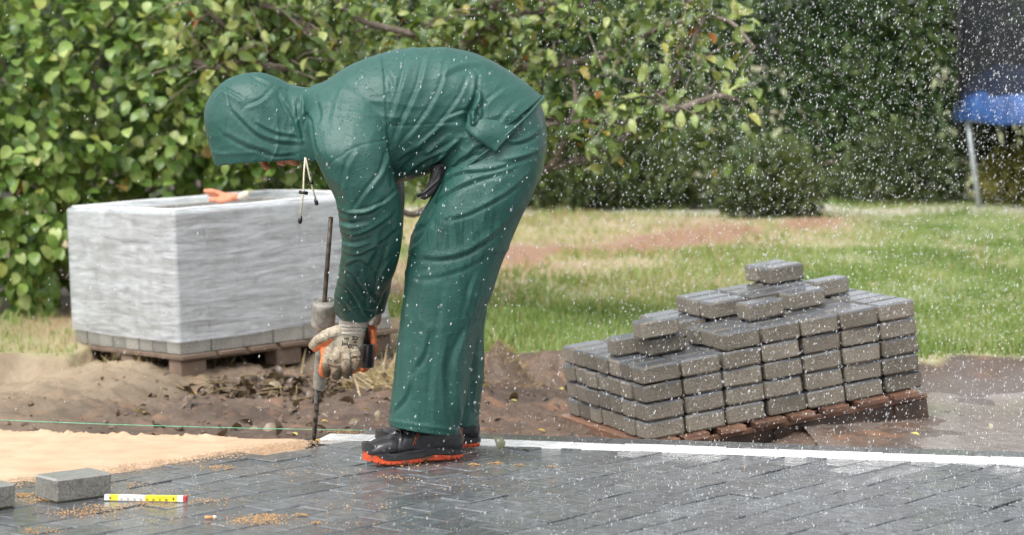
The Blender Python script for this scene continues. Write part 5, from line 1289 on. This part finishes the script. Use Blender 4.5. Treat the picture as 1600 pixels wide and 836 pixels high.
# clods
bm = bmesh.new(); bmesh.ops.create_icosphere(bm, subdivisions=2, radius=1); bm.verts.index_update()
for v in bm.verts: v.co *= 1+.28*float(vn(v.co.x*1.7, v.co.y*1.7, v.co.z*1.7, 3))+.12*float(vn(v.co.x*4, v.co.y*4, v.co.z*4, 5))
CV = np.array([v.co[:] for v in bm.verts]); CF = np.array([[v.index for v in f.verts] for f in bm.faces]); bm.free()
n = 330; x = -2.1+3.3*r.random(n); y = 8.85+2.1*r.random(n)**1.2
k = (x < .45); x, y = x[k], y[k]; m = len(x)
sz = .005+.016*r.random(m)**3; M['clod'] = simple('soil_clods', [(.3, (.07, .045, .032)), (.7, (.20, .135, .095))], 20, .6, .6, 120, .004, space='World')
o = scatter('soil_clods', (CV*np.array([1, 1, .7]), CF), np.stack([x, y, ground_z(x, y)+.002], -1), rotmats(rnd3(m, r)*np.array([1, 1, .2]), np.array([[0, 0, 1.]]*m)), sz, M['clod'], None, 6)
tag(o, 'brown clods of earth scattered over the dug soil behind the paving', 'soil')
# twigs in the litter
tw = []
for q in range(34):
    x0 = -1.02+r.normal()*.22; y0 = 10.7+r.normal()*.2; a = r.random()*6.28; L = .06+.14*r.random(); z = float(ground_z([x0], [y0])[0])+.02+.03*r.random()
    tw.append(tube([(x0, y0, z), (x0+L*.5*math.cos(a), y0+L*.5*math.sin(a), z+.01), (x0+L*math.cos(a), y0+L*math.sin(a), z+.02*r.normal())], [.003, .0025, .0012], 5))
tag(mobj('twig_litter', mesh('twig_litter', *joined(tw)), M['straw']), 'broken stalks sticking out of the dark leaf litter', 'twigs', kind='stuff')

# ------------------------------------------------------------------ trampoline at the right
tY = 22.0; z0t = 1.3-(187-93)/FP*tY
cx0 = (1514-800)*tY/FP; Rt = 1.55; ctr = Vector((cx0+Rt, tY+.35, 0))
tp = empty('trampoline', (ctr.x, ctr.y, 0), 'garden trampoline with blue padding, galvanised leg and black safety net', 'trampoline')
def ringpts(R, z, n=64, ph=0): return [Vector((ctr.x+R*math.cos(2*math.pi*k/n+ph), ctr.y+R*math.sin(2*math.pi*k/n+ph), z)) for k in range(n+1)]
mobj('frame', mesh('frame', *tube(ringpts(Rt, z0t), .024, 8)), M['galv'], tp)
n = 96; V = []; prof = [(Rt+.045, -.01), (Rt+.05, .03), (Rt+.02, .08), (Rt-.06, .14), (Rt-.16, .20), (Rt-.30, .25), (Rt-.36, .25), (Rt-.36, .23), (Rt-.05, .05)]
for k in range(n):
    a = 2*math.pi*k/n
    for R, z in prof: V.append((ctr.x+R*math.cos(a), ctr.y+R*math.sin(a), z0t+z*1.9+.012*math.sin(a*11+R*9)))
q = len(prof); Fc = [(k*q+j, ((k+1) % n)*q+j, ((k+1) % n)*q+j+1, k*q+j+1) for k in range(n) for j in range(q-1)]
mobj('padding', mesh('padding', V, Fc), M['tarp'], tp)
V = [(ctr.x, ctr.y, z0t+.30)]+[tuple(a+Vector((0, 0, .36))) for a in ringpts(Rt-.34, z0t, 64)[:64]]
mobj('jumping_mat', mesh('jumping_mat', V, [(0, 1+k, 1+(k+1) % 64) for k in range(64)]), M['black_cloth'], tp)
for a in (math.pi*1.0, math.pi*1.33, math.pi*1.67, 0, math.pi/3, 2*math.pi/3):
    a += .14; b0 = Vector((ctr.x+Rt*math.cos(a), ctr.y+Rt*math.sin(a), 0)); e = b0+(b0-ctr).normalized()*-.07*0
    ft = Vector((b0.x+.10 if a < 3.8 else b0.x, b0.y, -.02)); mobj('leg', mesh('leg', *tube([b0+Vector((0, 0, z0t)), b0.lerp(ft, .5)+Vector((0, 0, z0t*.5)), ft], .022, 10)), M['galv'], tp)
def net_mat():
    m = bpy.data.materials.new('black_netting'); m.use_nodes = True; t = m.node_tree; b = t.nodes['Principled BSDF']
    b.inputs['Base Color'].default_value = (.012, .014, .02, 1); b.inputs['Roughness'].default_value = .7
    t.links.new(ramp(t, noise(t, coords(t, 'Object', (1, 1, .2)), 6, 3), [(.3, .60), (.7, .84)]), b.inputs['Alpha']); return m
M['net'] = net_mat(); V = []
for k in range(97):
    a = 2*math.pi*k/96
    for z in (z0t+.16, z0t+.9, z0t+1.9): V.append((ctr.x+(Rt-.03+.015*math.sin(a*18))*math.cos(a), ctr.y+(Rt-.03+.015*math.sin(a*18))*math.sin(a), z))
mobj('net', mesh('net', V, [(k*3+j, k*3+3+j, k*3+4+j, k*3+1+j) for k in range(96) for j in (0, 1)]), M['net'], tp)
for k in range(6):
    a = math.pi*k/3+.05; p = Vector((ctr.x+(Rt+.03)*math.cos(a), ctr.y+(Rt+.03)*math.sin(a), 0))
    mobj('net_post', mesh('net_post', *tube([p+Vector((0, 0, z0t-.2)), p+Vector((0, 0, z0t+1.95))], .028, 10)), M['black_cloth'], tp)

# ------------------------------------------------------------------ rain: every drop a small body in the air
r = np.random.default_rng(77); N = 62000
X = -2.1+4.6*r.random(N); Y = 6.3+5.2*r.random(N); Z = -.05+1.75*r.random(N)
u = X/Y*FP+800
wgt = .035+.27*ss(u, 380, 640)+.72*ss(u, 780, 1150)
k = r.random(N) < wgt
X, Y, Z = X[k], Y[k], Z[k]; z_g = np.where(Y < 8.7, .004, ground_z(X, Y)+.01); k = Z > z_g; X, Y, Z = X[k], Y[k], Z[k]; n = len(X)
DT = (np.array([[.5, 0, 0], [0, .5, 0], [-.5, 0, 0], [0, -.5, 0], [0, 0, .5], [0, 0, -.5]])*np.array([1, 1, 1.0]), np.array([[0, 1, 4], [1, 2, 4], [2, 3, 4], [3, 0, 4], [1, 0, 5], [2, 1, 5], [3, 2, 5], [0, 3, 5]]))
s = (.0012+.0022*r.random(n)**3); Rm = np.zeros((n, 3, 3)); tl = .22+.12*r.normal(size=n)
Rm[:, 0, 0] = 1; Rm[:, 1, 1] = 1; Rm[:, 2, 2] = 2.6+1.4*r.random(n); Rm[:, 0, 2] = tl*Rm[:, 2, 2]
M['drop'], t_, b_p, o_p = nodes('rain_drop'); b_p.inputs['Base Color'].default_value = (.9, .92, .94, 1); b_p.inputs['Roughness'].default_value = .08; b_p.inputs['Specular IOR Level'].default_value = .9; b_p.inputs['Alpha'].default_value = .65
o = scatter('rain', DT, np.stack([X, Y, Z], -1), Rm, s, M['drop'], None, 8); tag(o, 'shower of bright rain drops, thickest at the right', 'rain')
# splashes where drops strike the paving
n = 1500; X = -1.9+4.0*r.random(n); Y = 6.7+1.9*r.random(n); k = r.random(n) < .25+.75*ss(X, -.3, .5); X, Y = X[k], Y[k]; edge = (X-wp.x)*w2.x+(Y-wp.y)*w2.y < .22; edge &= ((X-sp_.x)*s2.x+(Y-sp_.y)*s2.y) > .05; X, Y = X[edge], Y[edge]
sv, so_ = [], []
Pp, Ss = [], []
for x, y in zip(X, Y):
    for q in range(r.integers(2, 6)):
        a = r.random()*6.28; d_ = .004+.012*r.random(); Pp.append((x+d_*math.cos(a), y+d_*math.sin(a), .003+.014*r.random()**2)); Ss.append(.0012+.0018*r.random())
Pp = np.array(Pp); m = len(Pp); Rm = np.tile(np.eye(3), (m, 1, 1)); Rm[:, 2, 2] = 1.5
o = scatter('rain_splashes', DT, Pp, Rm, np.array(Ss)*.85, M['drop'], None, 9); tag(o, 'tiny splashes thrown up where rain strikes the wet paving', 'splashes')
